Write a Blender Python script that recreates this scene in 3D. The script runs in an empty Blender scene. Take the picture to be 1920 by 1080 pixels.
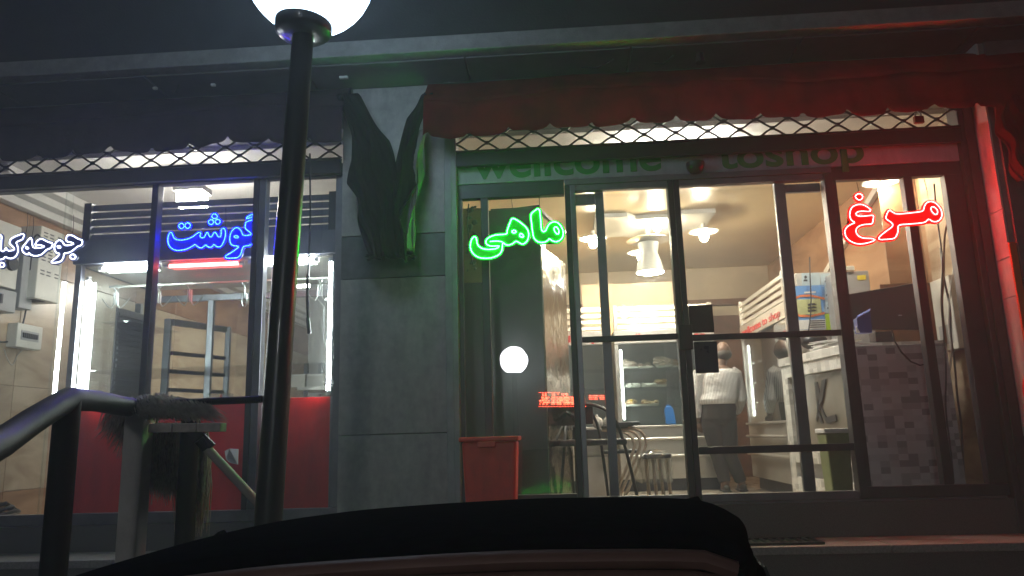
import bpy, bmesh, math, random
from mathutils import Vector, Matrix
random.seed(7)
R = math.radians
sc = bpy.context.scene
C = sc.collection
EZ = 1.65            # eye height above the road; all z below are relative to the eye, +EZ when linked

HAZE = .017  # density of the added glow volume
# ------------------------------------------------------------------ camera
F_PX = 1400.0        # focal length in pixels of the 1920 px wide photograph
YAW, PITCH, ROLL = R(3.485), R(11.148), R(-1.631)
CAM = Vector((0.0, -5.4, 0.0))
_fw = Vector((-math.sin(YAW)*math.cos(PITCH), math.cos(YAW)*math.cos(PITCH), math.sin(PITCH)))
_r0 = Vector((math.cos(YAW), math.sin(YAW), 0.0))
_u0 = _r0.cross(_fw)
RT = math.cos(ROLL)*_r0 + math.sin(ROLL)*_u0
UP = -math.sin(ROLL)*_r0 + math.cos(ROLL)*_u0
cam = bpy.data.cameras.new('camera'); camo = bpy.data.objects.new('camera', cam); C.objects.link(camo)
cam.sensor_width = 36.0; cam.lens = 36.0*F_PX/1920.0; cam.clip_start = 0.05; cam.clip_end = 500
m = Matrix((RT, UP, -_fw)).transposed().to_4x4()
m.translation = CAM + Vector((0, 0, EZ)); camo.matrix_world = m
sc.camera = camo

def P(px, py, Y):
    """the point of the vertical plane y=Y that the photograph shows at px,py (z relative to the eye)"""
    d = _fw + RT*((px-960)/F_PX) - UP*((py-540)/F_PX)
    t = (Y-CAM.y)/d.y
    return CAM + d*t
def PX(px, py, X):
    d = _fw + RT*((px-960)/F_PX) - UP*((py-540)/F_PX)
    return CAM + d*((X-CAM.x)/d.x)

# ------------------------------------------------------------------ world: night sky
w = bpy.data.worlds.new('World'); sc.world = w; w.use_nodes = True
nt = w.node_tree
sky = nt.nodes.new('ShaderNodeTexSky'); sky.sky_type = 'NISHITA'; sky.sun_disc = False
sky.sun_elevation = R(-3.0); sky.sun_rotation = R(200)
nt.nodes['Background'].inputs['Strength'].default_value = 0.10
nt.links.new(sky.outputs[0], nt.nodes['Background'].inputs['Color'])
sc.view_settings.view_transform = 'Standard'; sc.view_settings.look = 'None'
sc.view_settings.exposure = 1.2; sc.view_settings.gamma = 1.0
sc.render.engine = 'CYCLES'
cy = sc.cycles
cy.use_denoising = True
try: cy.denoiser = 'OPENIMAGEDENOISE'
except Exception: pass
cy.max_bounces = 10; cy.transparent_max_bounces = 32; cy.diffuse_bounces = 3; cy.glossy_bounces = 4
cy.transmission_bounces = 8; cy.sample_clamp_indirect = 4.0; cy.caustics_reflective = False; cy.caustics_refractive = False
try: cy.use_light_tree = True
except Exception: pass

# ------------------------------------------------------------------ materials
def mat(name, col, rough=.5, metal=0., var=.18, scale=6., bump=0., bscale=80., coat=0., spec=.5, emit=None, es=0., streak=0.):
    M = bpy.data.materials.new(name); M.use_nodes = True
    n = M.node_tree.nodes; l = M.node_tree.links; b = n['Principled BSDF']
    b.inputs['Roughness'].default_value = rough; b.inputs['Metallic'].default_value = metal
    b.inputs['Coat Weight'].default_value = coat; b.inputs['Specular IOR Level'].default_value = spec
    c = (*col, 1)
    b.inputs['Base Color'].default_value = c
    if emit:
        b.inputs['Emission Color'].default_value = (*emit, 1); b.inputs['Emission Strength'].default_value = es
    tc = n.new('ShaderNodeTexCoord')
    if var > 0:
        no = n.new('ShaderNodeTexNoise'); no.inputs['Scale'].default_value = scale; no.inputs['Detail'].default_value = 6
        no.inputs['Roughness'].default_value = .65
        l.new(tc.outputs['Object'], no.inputs['Vector'])
        ra = n.new('ShaderNodeValToRGB')
        ra.color_ramp.elements[0].position = .3; ra.color_ramp.elements[1].position = .7
        ra.color_ramp.elements[0].color = tuple(x*(1-var) for x in col)+(1,)
        ra.color_ramp.elements[1].color = tuple(min(1, x*(1+var)) for x in col)+(1,)
        l.new(no.outputs['Fac'], ra.inputs['Fac']); l.new(ra.outputs['Color'], b.inputs['Base Color'])
        mr = n.new('ShaderNodeMapRange'); mr.inputs['To Min'].default_value = max(0, rough-.12); mr.inputs['To Max'].default_value = min(1, rough+.12)
        l.new(no.outputs['Fac'], mr.inputs['Value']); l.new(mr.outputs[0], b.inputs['Roughness'])
    if streak > 0:
        mp = n.new('ShaderNodeMapping'); mp.inputs['Scale'].default_value = (3.2, 3.2, .9); l.new(tc.outputs['Object'], mp.inputs['Vector'])
        ns = n.new('ShaderNodeTexNoise'); ns.inputs['Scale'].default_value = 3.; ns.inputs['Detail'].default_value = 8; ns.inputs['Roughness'].default_value = .7; l.new(mp.outputs[0], ns.inputs['Vector'])
        rs_ = n.new('ShaderNodeMapRange'); rs_.inputs['From Min'].default_value = .35; rs_.inputs['From Max'].default_value = .65; rs_.inputs['To Min'].default_value = 1-streak; rs_.inputs['To Max'].default_value = 1.; l.new(ns.outputs['Fac'], rs_.inputs['Value'])
        src = b.inputs['Base Color'].links[0].from_socket
        vm = n.new('ShaderNodeVectorMath'); vm.operation = 'SCALE'; l.new(src, vm.inputs[0]); l.new(rs_.outputs[0], vm.inputs['Scale']); l.new(vm.outputs[0], b.inputs['Base Color'])
    if bump > 0:
        nb = n.new('ShaderNodeTexNoise'); nb.inputs['Scale'].default_value = bscale; nb.inputs['Detail'].default_value = 4
        l.new(tc.outputs['Object'], nb.inputs['Vector'])
        bp = n.new('ShaderNodeBump'); bp.inputs['Strength'].default_value = bump; bp.inputs['Distance'].default_value = .01
        l.new(nb.outputs['Fac'], bp.inputs['Height']); l.new(bp.outputs[0], b.inputs['Normal'])
    return M

def emis(name, col, s):
    M = bpy.data.materials.new(name); M.use_nodes = True
    n = M.node_tree.nodes; b = n['Principled BSDF']
    b.inputs['Base Color'].default_value = (.8, .8, .8, 1); b.inputs['Roughness'].default_value = .3
    b.inputs['Emission Color'].default_value = (*col, 1); b.inputs['Emission Strength'].default_value = s
    return M

def glass(name, tint=(.97, .985, .98), k=2.0, dirt=.02):
    M = bpy.data.materials.new(name); M.use_nodes = True
    n = M.node_tree.nodes; l = M.node_tree.links; n.clear()
    o = n.new('ShaderNodeOutputMaterial'); t = n.new('ShaderNodeBsdfTransparent'); t.inputs[0].default_value = (*tint, 1)
    g = n.new('ShaderNodeBsdfGlossy'); g.inputs['Roughness'].default_value = .0
    f = n.new('ShaderNodeFresnel'); f.inputs['IOR'].default_value = 1.5
    ge = n.new('ShaderNodeNewGeometry')
    inv = n.new('ShaderNodeMath'); inv.operation = 'SUBTRACT'; inv.inputs[0].default_value = 1; l.new(ge.outputs['Backfacing'], inv.inputs[1])
    mu = n.new('ShaderNodeMath'); mu.operation = 'MULTIPLY'; l.new(f.outputs[0], mu.inputs[0]); l.new(inv.outputs[0], mu.inputs[1])
    mk = n.new('ShaderNodeMath'); mk.operation = 'MULTIPLY'; mk.use_clamp = True; l.new(mu.outputs[0], mk.inputs[0]); mk.inputs[1].default_value = k
    mx = n.new('ShaderNodeMixShader'); l.new(mk.outputs[0], mx.inputs[0]); l.new(t.outputs[0], mx.inputs[1]); l.new(g.outputs[0], mx.inputs[2])
    d = n.new('ShaderNodeBsdfDiffuse'); d.inputs[0].default_value = (.6, .6, .58, 1)
    tc = n.new('ShaderNodeTexCoord'); no = n.new('ShaderNodeTexNoise'); no.inputs['Scale'].default_value = 3.; no.inputs['Detail'].default_value = 8
    l.new(tc.outputs['Object'], no.inputs['Vector'])
    md = n.new('ShaderNodeMapRange'); md.inputs['From Min'].default_value = .4; md.inputs['From Max'].default_value = .75
    md.inputs['To Min'].default_value = dirt*.3; md.inputs['To Max'].default_value = dirt*2
    l.new(no.outputs['Fac'], md.inputs['Value'])
    m2 = n.new('ShaderNodeMixShader'); l.new(md.outputs[0], m2.inputs[0]); l.new(mx.outputs[0], m2.inputs[1]); l.new(d.outputs[0], m2.inputs[2])
    l.new(m2.outputs[0], o.inputs[0])
    return M

def fabric(name, col, trans=.35):
    M = bpy.data.materials.new(name); M.use_nodes = True
    n = M.node_tree.nodes; l = M.node_tree.links; b = n['Principled BSDF']; o = n['Material Output']
    b.inputs['Roughness'].default_value = .9; b.inputs['Specular IOR Level'].default_value = .05
    tc = n.new('ShaderNodeTexCoord'); no = n.new('ShaderNodeTexNoise'); no.inputs['Scale'].default_value = 5; no.inputs['Detail'].default_value = 6
    l.new(tc.outputs['Object'], no.inputs['Vector'])
    ra = n.new('ShaderNodeValToRGB'); ra.color_ramp.elements[0].position = .3; ra.color_ramp.elements[1].position = .75
    ra.color_ramp.elements[0].color = tuple(x*.65 for x in col)+(1,); ra.color_ramp.elements[1].color = tuple(x*1.25 for x in col)+(1,)
    l.new(no.outputs['Fac'], ra.inputs['Fac']); l.new(ra.outputs[0], b.inputs['Base Color'])
    wv = n.new('ShaderNodeTexNoise'); wv.inputs['Scale'].default_value = 30; l.new(tc.outputs['Object'], wv.inputs['Vector'])
    bp = n.new('ShaderNodeBump'); bp.inputs['Strength'].default_value = .3; bp.inputs['Distance'].default_value = .02
    l.new(wv.outputs['Fac'], bp.inputs['Height']); l.new(bp.outputs[0], b.inputs['Normal'])
    t = n.new('ShaderNodeBsdfTranslucent'); l.new(ra.outputs[0], t.inputs[0])
    mx = n.new('ShaderNodeMixShader'); mx.inputs[0].default_value = trans
    l.new(b.outputs[0], mx.inputs[1]); l.new(t.outputs[0], mx.inputs[2]); l.new(mx.outputs[0], o.inputs[0])
    return M

def marble(name, a, b2, sc_=1.4, rough=.25):
    M = mat(name, a, rough, var=.0)
    n = M.node_tree.nodes; l = M.node_tree.links; b = n['Principled BSDF']
    tc = n.new('ShaderNodeTexCoord'); mp = n.new('ShaderNodeMapping'); mp.inputs['Rotation'].default_value = (.5, .6, .7)
    mp.inputs['Scale'].default_value = (1, 1, 3.2)
    l.new(tc.outputs['Object'], mp.inputs['Vector'])
    no = n.new('ShaderNodeTexNoise'); no.inputs['Scale'].default_value = sc_; no.inputs['Detail'].default_value = 9; no.inputs['Distortion'].default_value = 1.4
    l.new(mp.outputs[0], no.inputs['Vector'])
    ra = n.new('ShaderNodeValToRGB'); e = ra.color_ramp.elements
    e[0].position = .32; e[0].color = (*b2, 1); e[1].position = .68; e[1].color = (*a, 1)
    x = e.new(.52); x.color = tuple((a[i]*.6+b2[i]*.4) for i in range(3))+(1,)
    l.new(no.outputs['Fac'], ra.inputs['Fac']); l.new(ra.outputs[0], b.inputs['Base Color'])
    return M

def mosaic(name, lo, hi, cell=.045):
    """printed laminate of small grey rectangles"""
    M = mat(name, hi, .3, var=0)
    n = M.node_tree.nodes; l = M.node_tree.links; b = n['Principled BSDF']
    tc = n.new('ShaderNodeTexCoord')
    sn = n.new('ShaderNodeVectorMath'); sn.operation = 'SNAP'; sn.inputs[1].default_value = (cell*1.5, cell*1.5, cell)
    l.new(tc.outputs['Object'], sn.inputs[0])
    wn = n.new('ShaderNodeTexWhiteNoise'); l.new(sn.outputs[0], wn.inputs['Vector'])
    ra = n.new('ShaderNodeValToRGB'); ra.color_ramp.interpolation = 'CONSTANT'
    e = ra.color_ramp.elements; e[0].position = 0; e[0].color = (*lo, 1); e[1].position = .14
    mid = tuple(.45*lo[i]+.55*hi[i] for i in range(3)); e[1].color = (*mid, 1); x = e.new(.3); x.color = (*hi, 1); y = e.new(.7); y.color = tuple(min(1, q*1.12) for q in hi)+(1,)
    l.new(wn.outputs['Value'], ra.inputs['Fac']); l.new(ra.outputs[0], b.inputs['Base Color'])
    return M

M = dict(
    channel=mat('grey_channel_paint', (.34, .34, .34), .45, var=.15, streak=.3),
    dark=mat('dark_steel', (.065, .063, .07), .42, .6, bump=.15), steel=mat('grey_aluminium', (.22, .22, .24), .38, .75, bump=.05),
    bright=mat('stainless_steel', (.66, .62, .57), .33, .75, var=.08), chrome=mat('wavy_stainless', (.6, .58, .52), .16, 1., var=.05, bump=.55, bscale=3.0),
    black=mat('black_paint', (.012, .013, .017), .33, .0, coat=.2, bump=.1), blackpl=mat('black_plastic', (.015, .015, .016), .38),
    grille=mat('shutter_steel', (.03, .03, .032), .5, .5), stone=mat('grey_stone_cladding', (.38, .345, .33), .45, var=.16, scale=14, bump=.12, bscale=120, streak=.22),
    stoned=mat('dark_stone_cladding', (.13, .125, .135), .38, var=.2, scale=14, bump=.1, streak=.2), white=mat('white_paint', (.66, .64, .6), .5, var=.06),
    plaster=mat('ceiling_plaster', (.64, .50, .31), .34, var=.08, scale=2.), wallp=mat('cream_wall', (.56, .46, .34), .55, var=.12, scale=3.),
    brown=mat('brown_wood', (.16, .07, .035), .4, var=.3, scale=9.), concrete=mat('concrete', (.2, .195, .185), .85, var=.25, scale=9., bump=.4),
    upper=mat('upper_facade', (.028, .03, .032), .8, var=.35, scale=4., bump=.3), soffit=mat('soffit_panel', (.12, .115, .115), .6, var=.2, scale=5.),
    granite=mat('dark_granite', (.085, .078, .075), .55, var=.45, scale=160., bump=.1), tread=mat('step_stone', (.24, .22, .2), .6, var=.3, scale=60.),
    asphalt=mat('asphalt', (.03, .03, .032), .8, var=.4, scale=40., bump=.6), paving=mat('dark_paving', (.045, .045, .05), .75, var=.4, scale=50., bump=.4),
    tile=mat('floor_tile', (.42, .36, .28), .22, var=.1, scale=5.), red=mat('red_gloss_panel', (.85, .018, .02), .35, var=.08, coat=.1, streak=.25),
    marble=marble('beige_marble', (.55, .45, .33), (.36, .26, .17)), marbr=marble('brown_marble', (.44, .27, .16), (.26, .14, .075), 1.1),
    glass=glass('clear_glass'), cglass=glass('display_glass', (.95, .98, .97), 3.0, .012), mglass=glass('fridge_glass', (.85, .88, .86), 3.2, .004),
    awn=fabric('maroon_awning_cloth', (.20, .007, .009), .66), awn_flare=fabric('flare_tinted_awning_cloth', (.035, .022, .03), .05), flapd=fabric('black_green_cloth', (.010, .012, .011), .03), lining=fabric('pale_awning_lining', (.2, .18, .18), .15),
    binred=mat('red_bin_plastic', (.8, .045, .025), .45, var=.1, streak=.25), green_pl=mat('lime_bin_plastic', (.2, .235, .10), .5), blue_pl=mat('blue_plastic', (.02, .16, .5), .4),
    mosaic=mosaic('mosaic_laminate', (.30, .31, .32), (.56, .58, .58)), mosw=mosaic('pale_mosaic_laminate', (.5, .48, .44), (.74, .71, .66)),
    board=mat('sign_board', (.38, .37, .4), .45, var=.08, streak=.25), gtext=mat('green_lettering', (.02, .2, .035), .5, var=.0), rtext=mat('red_lettering', (.55, .03, .025), .4, var=0),
    skin=mat('skin', (.15, .08, .052), .5, var=.08, scale=20), hair=mat('grey_hair', (.05, .042, .038), .8, var=.3, scale=60), trouser=mat('grey_brown_trousers', (.028, .022, .02), .85, var=.15),
    shoe=mat('dark_shoes', (.03, .025, .02), .5), paper=mat('white_paper', (.75, .73, .7), .8, var=.04), dirty=mat('grey_paper', (.5, .47, .43), .8, var=.1), bluepaper=mat('pale_blue_paper', (.48, .6, .66), .7, var=.04),
    pblue=mat('poster_blue', (.12, .3, .62), .5, var=.2, scale=3), porange=mat('poster_orange', (.7, .2, .06), .5, var=0), pimg=mat('poster_picture', (.48, .5, .25), .5, var=.3, scale=8), lime=mat('lime_card', (.45, .62, .03), .5, var=.03),
    ink=mat('black_print', (.03, .03, .03), .6, var=0), navy=mat('blue_cardboard', (.02, .035, .2), .45), tv=mat('tv_back', (.022, .02, .024), .45),
    straw=mat('mop_strands', (.30, .26, .22), .95, var=.4, scale=30), wood=mat('grey_wood', (.42, .37, .33), .8, var=.3, scale=20), pvc=mat('pale_pipe', (.42, .39, .34), .55, var=.12),
    rail=mat('dark_rail_paint', (.010, .010, .012), .55, .0, coat=.0, bump=.08, spec=.14), palepost=mat('pale_grey_paint', (.5, .47, .43), .6, var=.15, bump=.2),
    car=mat('dark_car_paint', (.004, .005, .009), .75, .0, var=.35, scale=25, coat=.0, spec=.0), trim=mat('bronze_trim', (.17, .09, .07), .5, .2), carglass=mat('tinted_car_glass', (.02, .03, .028), .06, var=0),
    rubber=mat('rubber', (.015, .015, .015), .8), tube_tan=mat('beige_tube', (.42, .33, .25), .35, .3), bag=glass('plastic_bag', (.9, .9, .88), 2.5, .16), garlic=mat('white_net_sack', (.5, .46, .42), .7, var=.2, scale=40),
    elbox=mat('white_enamel', (.6, .58, .52), .4, var=.06), grbox=mat('grey_meter_box', (.33, .33, .33), .5, var=.08), louver=mat('painted_slat', (.15, .155, .19), .4, .0, var=.1), orange=mat('orange_strip', (.6, .12, .02), .5),
    pillar=mat('white_panel', (.6, .57, .56), .35, var=.1, scale=4., streak=.3), food1=mat('chicken_pieces', (.55, .38, .22), .5, var=.35, scale=40), food2=mat('pale_meat', (.6, .5, .42), .5, var=.3, scale=40), foam=mat('foam_tray', (.7, .7, .66), .6),
    brass=mat('brown_padlock', (.2, .07, .04), .45, .5), hook=mat('hook_steel', (.55, .55, .55), .3, 1., var=.1),
    # things that give off light
    globe=emis('lit_globe', (.55, .78, 1), 3.4), globe2=emis('lit_globe_far', (.93, .97, 1), 22.0),
    tubew=emis('white_tube', (.93, 1, 1), 44.0), tuber=emis('red_tube', (1, .10, .10), 9.0), panelw=emis('white_lamp', (1, .95, .85), 70.0),
    bulb=emis('white_bulb', (1, .86, .62), 230.0), yellow=emis('yellow_bulb', (1, .55, .1), 70.0), cool=emis('fridge_tube', (1, .98, .92), 20.0),
    ledg=emis('green_led', (.008, 1, .03), 125.0), ledr=emis('red_led', (1, .009, .009), 230.0), ledb=emis('blue_led', (.002, .010, 1), 170.0), ledw=emis('white_led', (.8, .85, 1), 5.0), tick_refl=emis('ticker_reflection_glow', (1, .05, .02), 4.0),
    sbg=mat('green_acrylic', (.002, .055, .007), .35, var=0), sbr=mat('red_acrylic', (.10, .0025, .004), .35, var=0), sbb=mat('blue_acrylic', (.008, .01, .10), .35, var=0), sbw=mat('navy_acrylic', (.02, .03, .12), .35, var=0),
)

M['chrome'].node_tree.nodes['Bump'].inputs['Distance'].default_value = .03
# ------------------------------------------------------------------ mesh helpers
class MB:
    def __init__(s): s.v = []; s.f = []
    def add(s, vs, fs):
        k = len(s.v); s.v += [Vector(x) for x in vs]; s.f += [tuple(i+k for i in f) for f in fs]; return s
    def box(s, x0, x1, y0, y1, z0, z1):
        return s.add([(x, y, z) for z in (z0, z1) for y in (y0, y1) for x in (x0, x1)],
                     [(0, 2, 3, 1), (4, 5, 7, 6), (0, 1, 5, 4), (2, 6, 7, 3), (0, 4, 6, 2), (1, 3, 7, 5)])
    def obox(s, a, b, wx, wz, up=(0, 0, 1)):
        """bar from a to b with section wx (sideways) by wz (upwards)"""
        a = Vector(a); b = Vector(b); d = (b-a).normalized(); u = Vector(up)
        sx = d.cross(u).normalized(); su = sx.cross(d)
        vs = [p+sx*(i*wx/2)+su*(j*wz/2) for p in (a, b) for i, j in ((-1, -1), (1, -1), (1, 1), (-1, 1))]
        return s.add(vs, [(0, 1, 2, 3), (7, 6, 5, 4), (0, 4, 5, 1), (1, 5, 6, 2), (2, 6, 7, 3), (3, 7, 4, 0)])
    def tube(s, pts, r, n=8, cap=True):
        pts = [Vector(p) for p in pts]; rs = r if isinstance(r, (list, tuple)) else [r]*len(pts)
        k = len(s.v); prev = None
        for i, p in enumerate(pts):
            d = (pts[min(i+1, len(pts)-1)]-pts[max(i-1, 0)]).normalized()
            if prev is None:
                u = Vector((0, 0, 1)) if abs(d.z) < .9 else Vector((1, 0, 0))
                a = d.cross(u).normalized()
            else:
                a = (prev-d*prev.dot(d)).normalized()
            prev = a; b = d.cross(a)
            for j in range(n):
                t = 2*math.pi*j/n; s.v.append(p+(a*math.cos(t)+b*math.sin(t))*rs[i])
        for i in range(len(pts)-1):
            for j in range(n):
                q = (j+1) % n; s.f.append((k+i*n+j, k+i*n+q, k+(i+1)*n+q, k+(i+1)*n+j))
        if cap:
            s.f.append(tuple(k+j for j in reversed(range(n)))); s.f.append(tuple(k+(len(pts)-1)*n+j for j in range(n)))
        return s
    def lathe(s, prof, c, n=20):
        c = Vector(c); k = len(s.v)
        for r, z in prof:
            for j in range(n):
                t = 2*math.pi*j/n; s.v.append(c+Vector((r*math.cos(t), r*math.sin(t), z)))
        for i in range(len(prof)-1):
            for j in range(n):
                q = (j+1) % n; s.f.append((k+i*n+j, k+i*n+q, k+(i+1)*n+q, k+(i+1)*n+j))
        s.f.append(tuple(k+j for j in reversed(range(n)))); s.f.append(tuple(k+(len(prof)-1)*n+j for j in range(n)))
        return s
    def prism(s, pts, dvec):
        """polygon of 3-D points extruded along dvec"""
        pts = [Vector(p) for p in pts]; n = len(pts); d = Vector(dvec)
        return s.add(pts+[p+d for p in pts], [tuple(range(n)), tuple(range(2*n-1, n-1, -1))]+[(i, i+n, (i+1) % n+n, (i+1) % n) for i in range(n)])
    def grid(s, fn, nu, nv):
        k = len(s.v)
        for i in range(nu+1):
            for j in range(nv+1): s.v.append(Vector(fn(i/nu, j/nv)))
        for i in range(nu):
            for j in range(nv):
                a = k+i*(nv+1)+j; s.f.append((a, a+1, a+nv+2, a+nv+1))
        return s
    def ball(s, c, r, n=10, sx=1, sy=1, sz=1):
        c = Vector(c); pr = []
        h = n//2+1
        k = len(s.v)
        for i in range(h+1):
            a = math.pi*i/h
            for j in range(n):
                t = 2*math.pi*j/n
                s.v.append(c+Vector((r*sx*math.sin(a)*math.cos(t), r*sy*math.sin(a)*math.sin(t), -r*sz*math.cos(a))))
        for i in range(h):
            for j in range(n):
                q = (j+1) % n; s.f.append((k+i*n+j, k+i*n+q, k+(i+1)*n+q, k+(i+1)*n+j))
        return s
    def octa(s, c, r):
        c = Vector(c)
        return s.add([c+Vector(d)*r for d in ((1, 0, 0), (-1, 0, 0), (0, 1, 0), (0, -1, 0), (0, 0, 1), (0, 0, -1))],
                     [(0, 2, 4), (2, 1, 4), (1, 3, 4), (3, 0, 4), (2, 0, 5), (1, 2, 5), (3, 1, 5), (0, 3, 5)])

ORG = {}
def thing(name, label, cat, loc, group=None, kind=None):
    o = bpy.data.objects.new(name, None); C.objects.link(o); o.empty_display_size = .1
    loc = Vector(loc); o.location = loc+Vector((0, 0, EZ)); ORG[o.name] = loc
    o['label'] = label; o['category'] = cat
    if group: o['group'] = group
    if kind: o['kind'] = kind
    return o
def mesh(name, mb, m, org, smooth=False, recalc=True):
    me = bpy.data.meshes.new(name); me.from_pydata([v-org for v in mb.v], [], mb.f)
    me.materials.append(M[m] if isinstance(m, str) else m)
    if recalc:
        bm = bmesh.new(); bm.from_mesh(me); bmesh.ops.remove_doubles(bm, verts=bm.verts, dist=1e-6)
        bmesh.ops.recalc_face_normals(bm, faces=bm.faces); bm.to_mesh(me); bm.free()
    if smooth:
        me.polygons.foreach_set('use_smooth', [True]*len(me.polygons))
        try: me.set_sharp_from_angle(angle=R(45))
        except Exception: pass
    return me
def mods(o, bev, sub, solid):
    if solid:
        q = o.modifiers.new('solidify', 'SOLIDIFY'); q.thickness = solid; q.offset = 0
    if bev:
        q = o.modifiers.new('bevel', 'BEVEL'); q.width = bev; q.segments = 2; q.limit_method = 'ANGLE'
    if sub:
        q = o.modifiers.new('subsurf', 'SUBSURF'); q.levels = sub; q.render_levels = sub
def part(name, mb, m, parent, smooth=False, bev=0, sub=0, solid=0, label=None, kind=None, recalc=True):
    org = ORG[parent.name]
    o = bpy.data.objects.new(name, mesh(name, mb, m, org, smooth, recalc)); C.objects.link(o); o.parent = parent; ORG[o.name] = org
    mods(o, bev, sub, solid)
    if label: o['label'] = label
    if kind: o['kind'] = kind
    return o
def single(name, mb, m, label, cat, group=None, kind=None, smooth=False, bev=0, sub=0, solid=0, recalc=True):
    xs = [v.x for v in mb.v]; ys = [v.y for v in mb.v]; zs = [v.z for v in mb.v]
    org = Vector(((min(xs)+max(xs))/2, (min(ys)+max(ys))/2, min(zs)))
    o = bpy.data.objects.new(name, mesh(name, mb, m, org, smooth, recalc)); C.objects.link(o); o.location = org+Vector((0, 0, EZ)); ORG[o.name] = org
    mods(o, bev, sub, solid)
    if label: o['label'] = label
    if cat: o['category'] = cat
    if group: o['group'] = group
    if kind: o['kind'] = kind
    return o
def dup(root, dloc=(0, 0, 0), rotz=None, label=None):
    r = root.copy(); C.objects.link(r); r.location = root.location+Vector(dloc); ORG[r.name] = ORG[root.name]+Vector(dloc)
    if rotz is not None: r.rotation_euler = (0, 0, rotz)
    if label: r['label'] = label
    for ch in list(root.children):
        c = ch.copy(); C.objects.link(c); c.parent = r
        for g in list(ch.children):
            d = g.copy(); C.objects.link(d); d.parent = c
    return r
def share(first, parent, dloc, name=None):
    """another piece of the same kind: a copy sharing the mesh, moved inside its thing"""
    c = first.copy(); C.objects.link(c); c.parent = parent; c.location = first.location+Vector(dloc); ORG[c.name] = ORG[parent.name]
    return c
def text(name, body, m, parent, x, y, z, width, height, rot=(90, 0, 0), bold=.0, shear=0):
    cu = bpy.data.curves.new(name, 'FONT'); cu.body = body; cu.extrude = .004; cu.offset = bold; cu.shear = shear
    cu.materials.append(M[m])
    o = bpy.data.objects.new(name, cu); C.objects.link(o)
    bpy.context.view_layer.update()
    me = bpy.data.meshes.new_from_object(o.evaluated_get(bpy.context.evaluated_depsgraph_get())); bpy.data.objects.remove(o)
    me.name = name; me.materials.clear(); me.materials.append(M[m])
    xs = [v.co.x for v in me.vertices]; ys_ = [v.co.y for v in me.vertices]; fx = width/(max(xs)-min(xs)); fy = height/(max(ys_)-min(ys_)); x_0 = min(xs)
    for v in me.vertices: v.co.x = (v.co.x-x_0)*fx; v.co.y *= fy
    o = bpy.data.objects.new(name, me); C.objects.link(o)
    o.rotation_euler = tuple(R(a) for a in rot); o.parent = parent
    o.location = Vector((x, y, z))-ORG[parent.name]
    return o
def smoothline(pts, closed=False, it=2):
    for _ in range(it):
        out = []; n = len(pts)
        if not closed: out.append(pts[0])
        for i in range(n if closed else n-1):
            a = Vector(pts[i]); b = Vector(pts[(i+1) % n]); out += [a*.75+b*.25, a*.25+b*.75]
        if not closed: out.append(pts[-1])
        pts = [Vector(p) for p in out]
    return pts
def resample(pts, step, closed=True):
    pts = [Vector(p) for p in pts]
    if closed: pts = pts+[pts[0]]
    out = []; acc = 0.
    for a, b in zip(pts, pts[1:]):
        L = (b-a).length
        while acc < L:
            out.append(a.lerp(b, acc/L)); acc += step
        acc -= L
    return out

# ================================================================== SETTING
FL = -.66          # shop floor
def structure(name, mb, m, **k): return single(name, mb, m, None, None, kind='structure', **k)
structure('road', MB().box(-120, 120, -120, -2.9, -1.85, -1.65), 'asphalt')
structure('pavement', MB().box(-14, 14, -2.85, -.40, -1.6, -.95), 'paving')
structure('kerb', MB().box(-14, 14, -2.90, -2.85, -1.66, -.945), 'concrete', bev=.006)
structure('shop_floor', MB().box(-5.1, 3.3, .07, 12, FL-.2, FL), 'tile')
b = MB()
for i in range(14):                                                   # treads of the entrance step, butt-jointed slabs
    x0 = -7+i*1.0; b.box(x0+.003, x0+.997, -.42, -.05, -.78, -.73)
structure('entrance_step', b, 'tread', bev=.006)
structure('step_riser', MB().box(-7, 7, -.40, -.06, -.95, -.782), 'granite')

# ================================================================== THE BUILDING
B = thing('shop_building', 'low shop building with glazed front, stone pier, concrete canopy and dark upper wall', 'building', (0, .1, -.95))
# --- shell
part('upper_wall', MB().box(-9, 9, -.32, -.12, 2.82, 7.0), 'upper', B)
part('roof', MB().box(-9, 9, -.12, 13, 6.8, 7.0), 'concrete', B)
part('fascia', MB().box(-9, 9, -.55, -.44, 2.70, 2.82), 'concrete', B, bev=.008)
part('canopy_slab', MB().box(-9, 9, -.44, -.12, 2.72, 2.81), 'concrete', B)
so = part('soffit_panel', MB().box(-8.99, -7.805, -.437, .02, 2.692, 2.718), 'soffit', B, bev=.003)
for i in range(1, 15): share(so, B, (1.2*i, 0, 0))
part('lintel', MB().box(-9, 9, .03, .25, 2.40, 2.80), 'concrete', B)
part('ceiling', MB().box(-5.1, -1.14, .25, 12, 2.36, 2.46), 'white', B, label='white ceiling of the left room')
part('ceiling', MB().box(-1.137, 3.3, .25, 1.35, 2.36, 2.46), 'white', B, label='white front strip of the ceiling')
part('ceiling', MB().box(-1.137, 3.3, 1.353, 12, 2.355, 2.46), 'plaster', B)
for nm, a in (('partition_wall', (-1.32, -1.14, .12, 12, FL, 2.36)), ('back_wall', (-1.14, 3.3, 5.6, 5.75, FL, 2.36)), ('back_wall', (-4.95, -1.32, 11.5, 11.7, FL, 2.36))):
    part(nm, MB().box(*a), 'wallp', B)
part('wall_band', MB().box(-1.14, 3.2, 5.52, 5.6, 1.78, 1.87), 'brown', B)
part('back_door', MB().box(1.95, 2.9, 5.50, 5.595, FL, 1.62), 'brown', B)
part('side_wall', MB().box(3.12, 3.3, .9, 5.6, FL, 2.36), 'marbr', B)
part('side_wall', MB().box(3.12, 3.3, .06, .9, FL, 2.36), 'marble', B)
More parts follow.
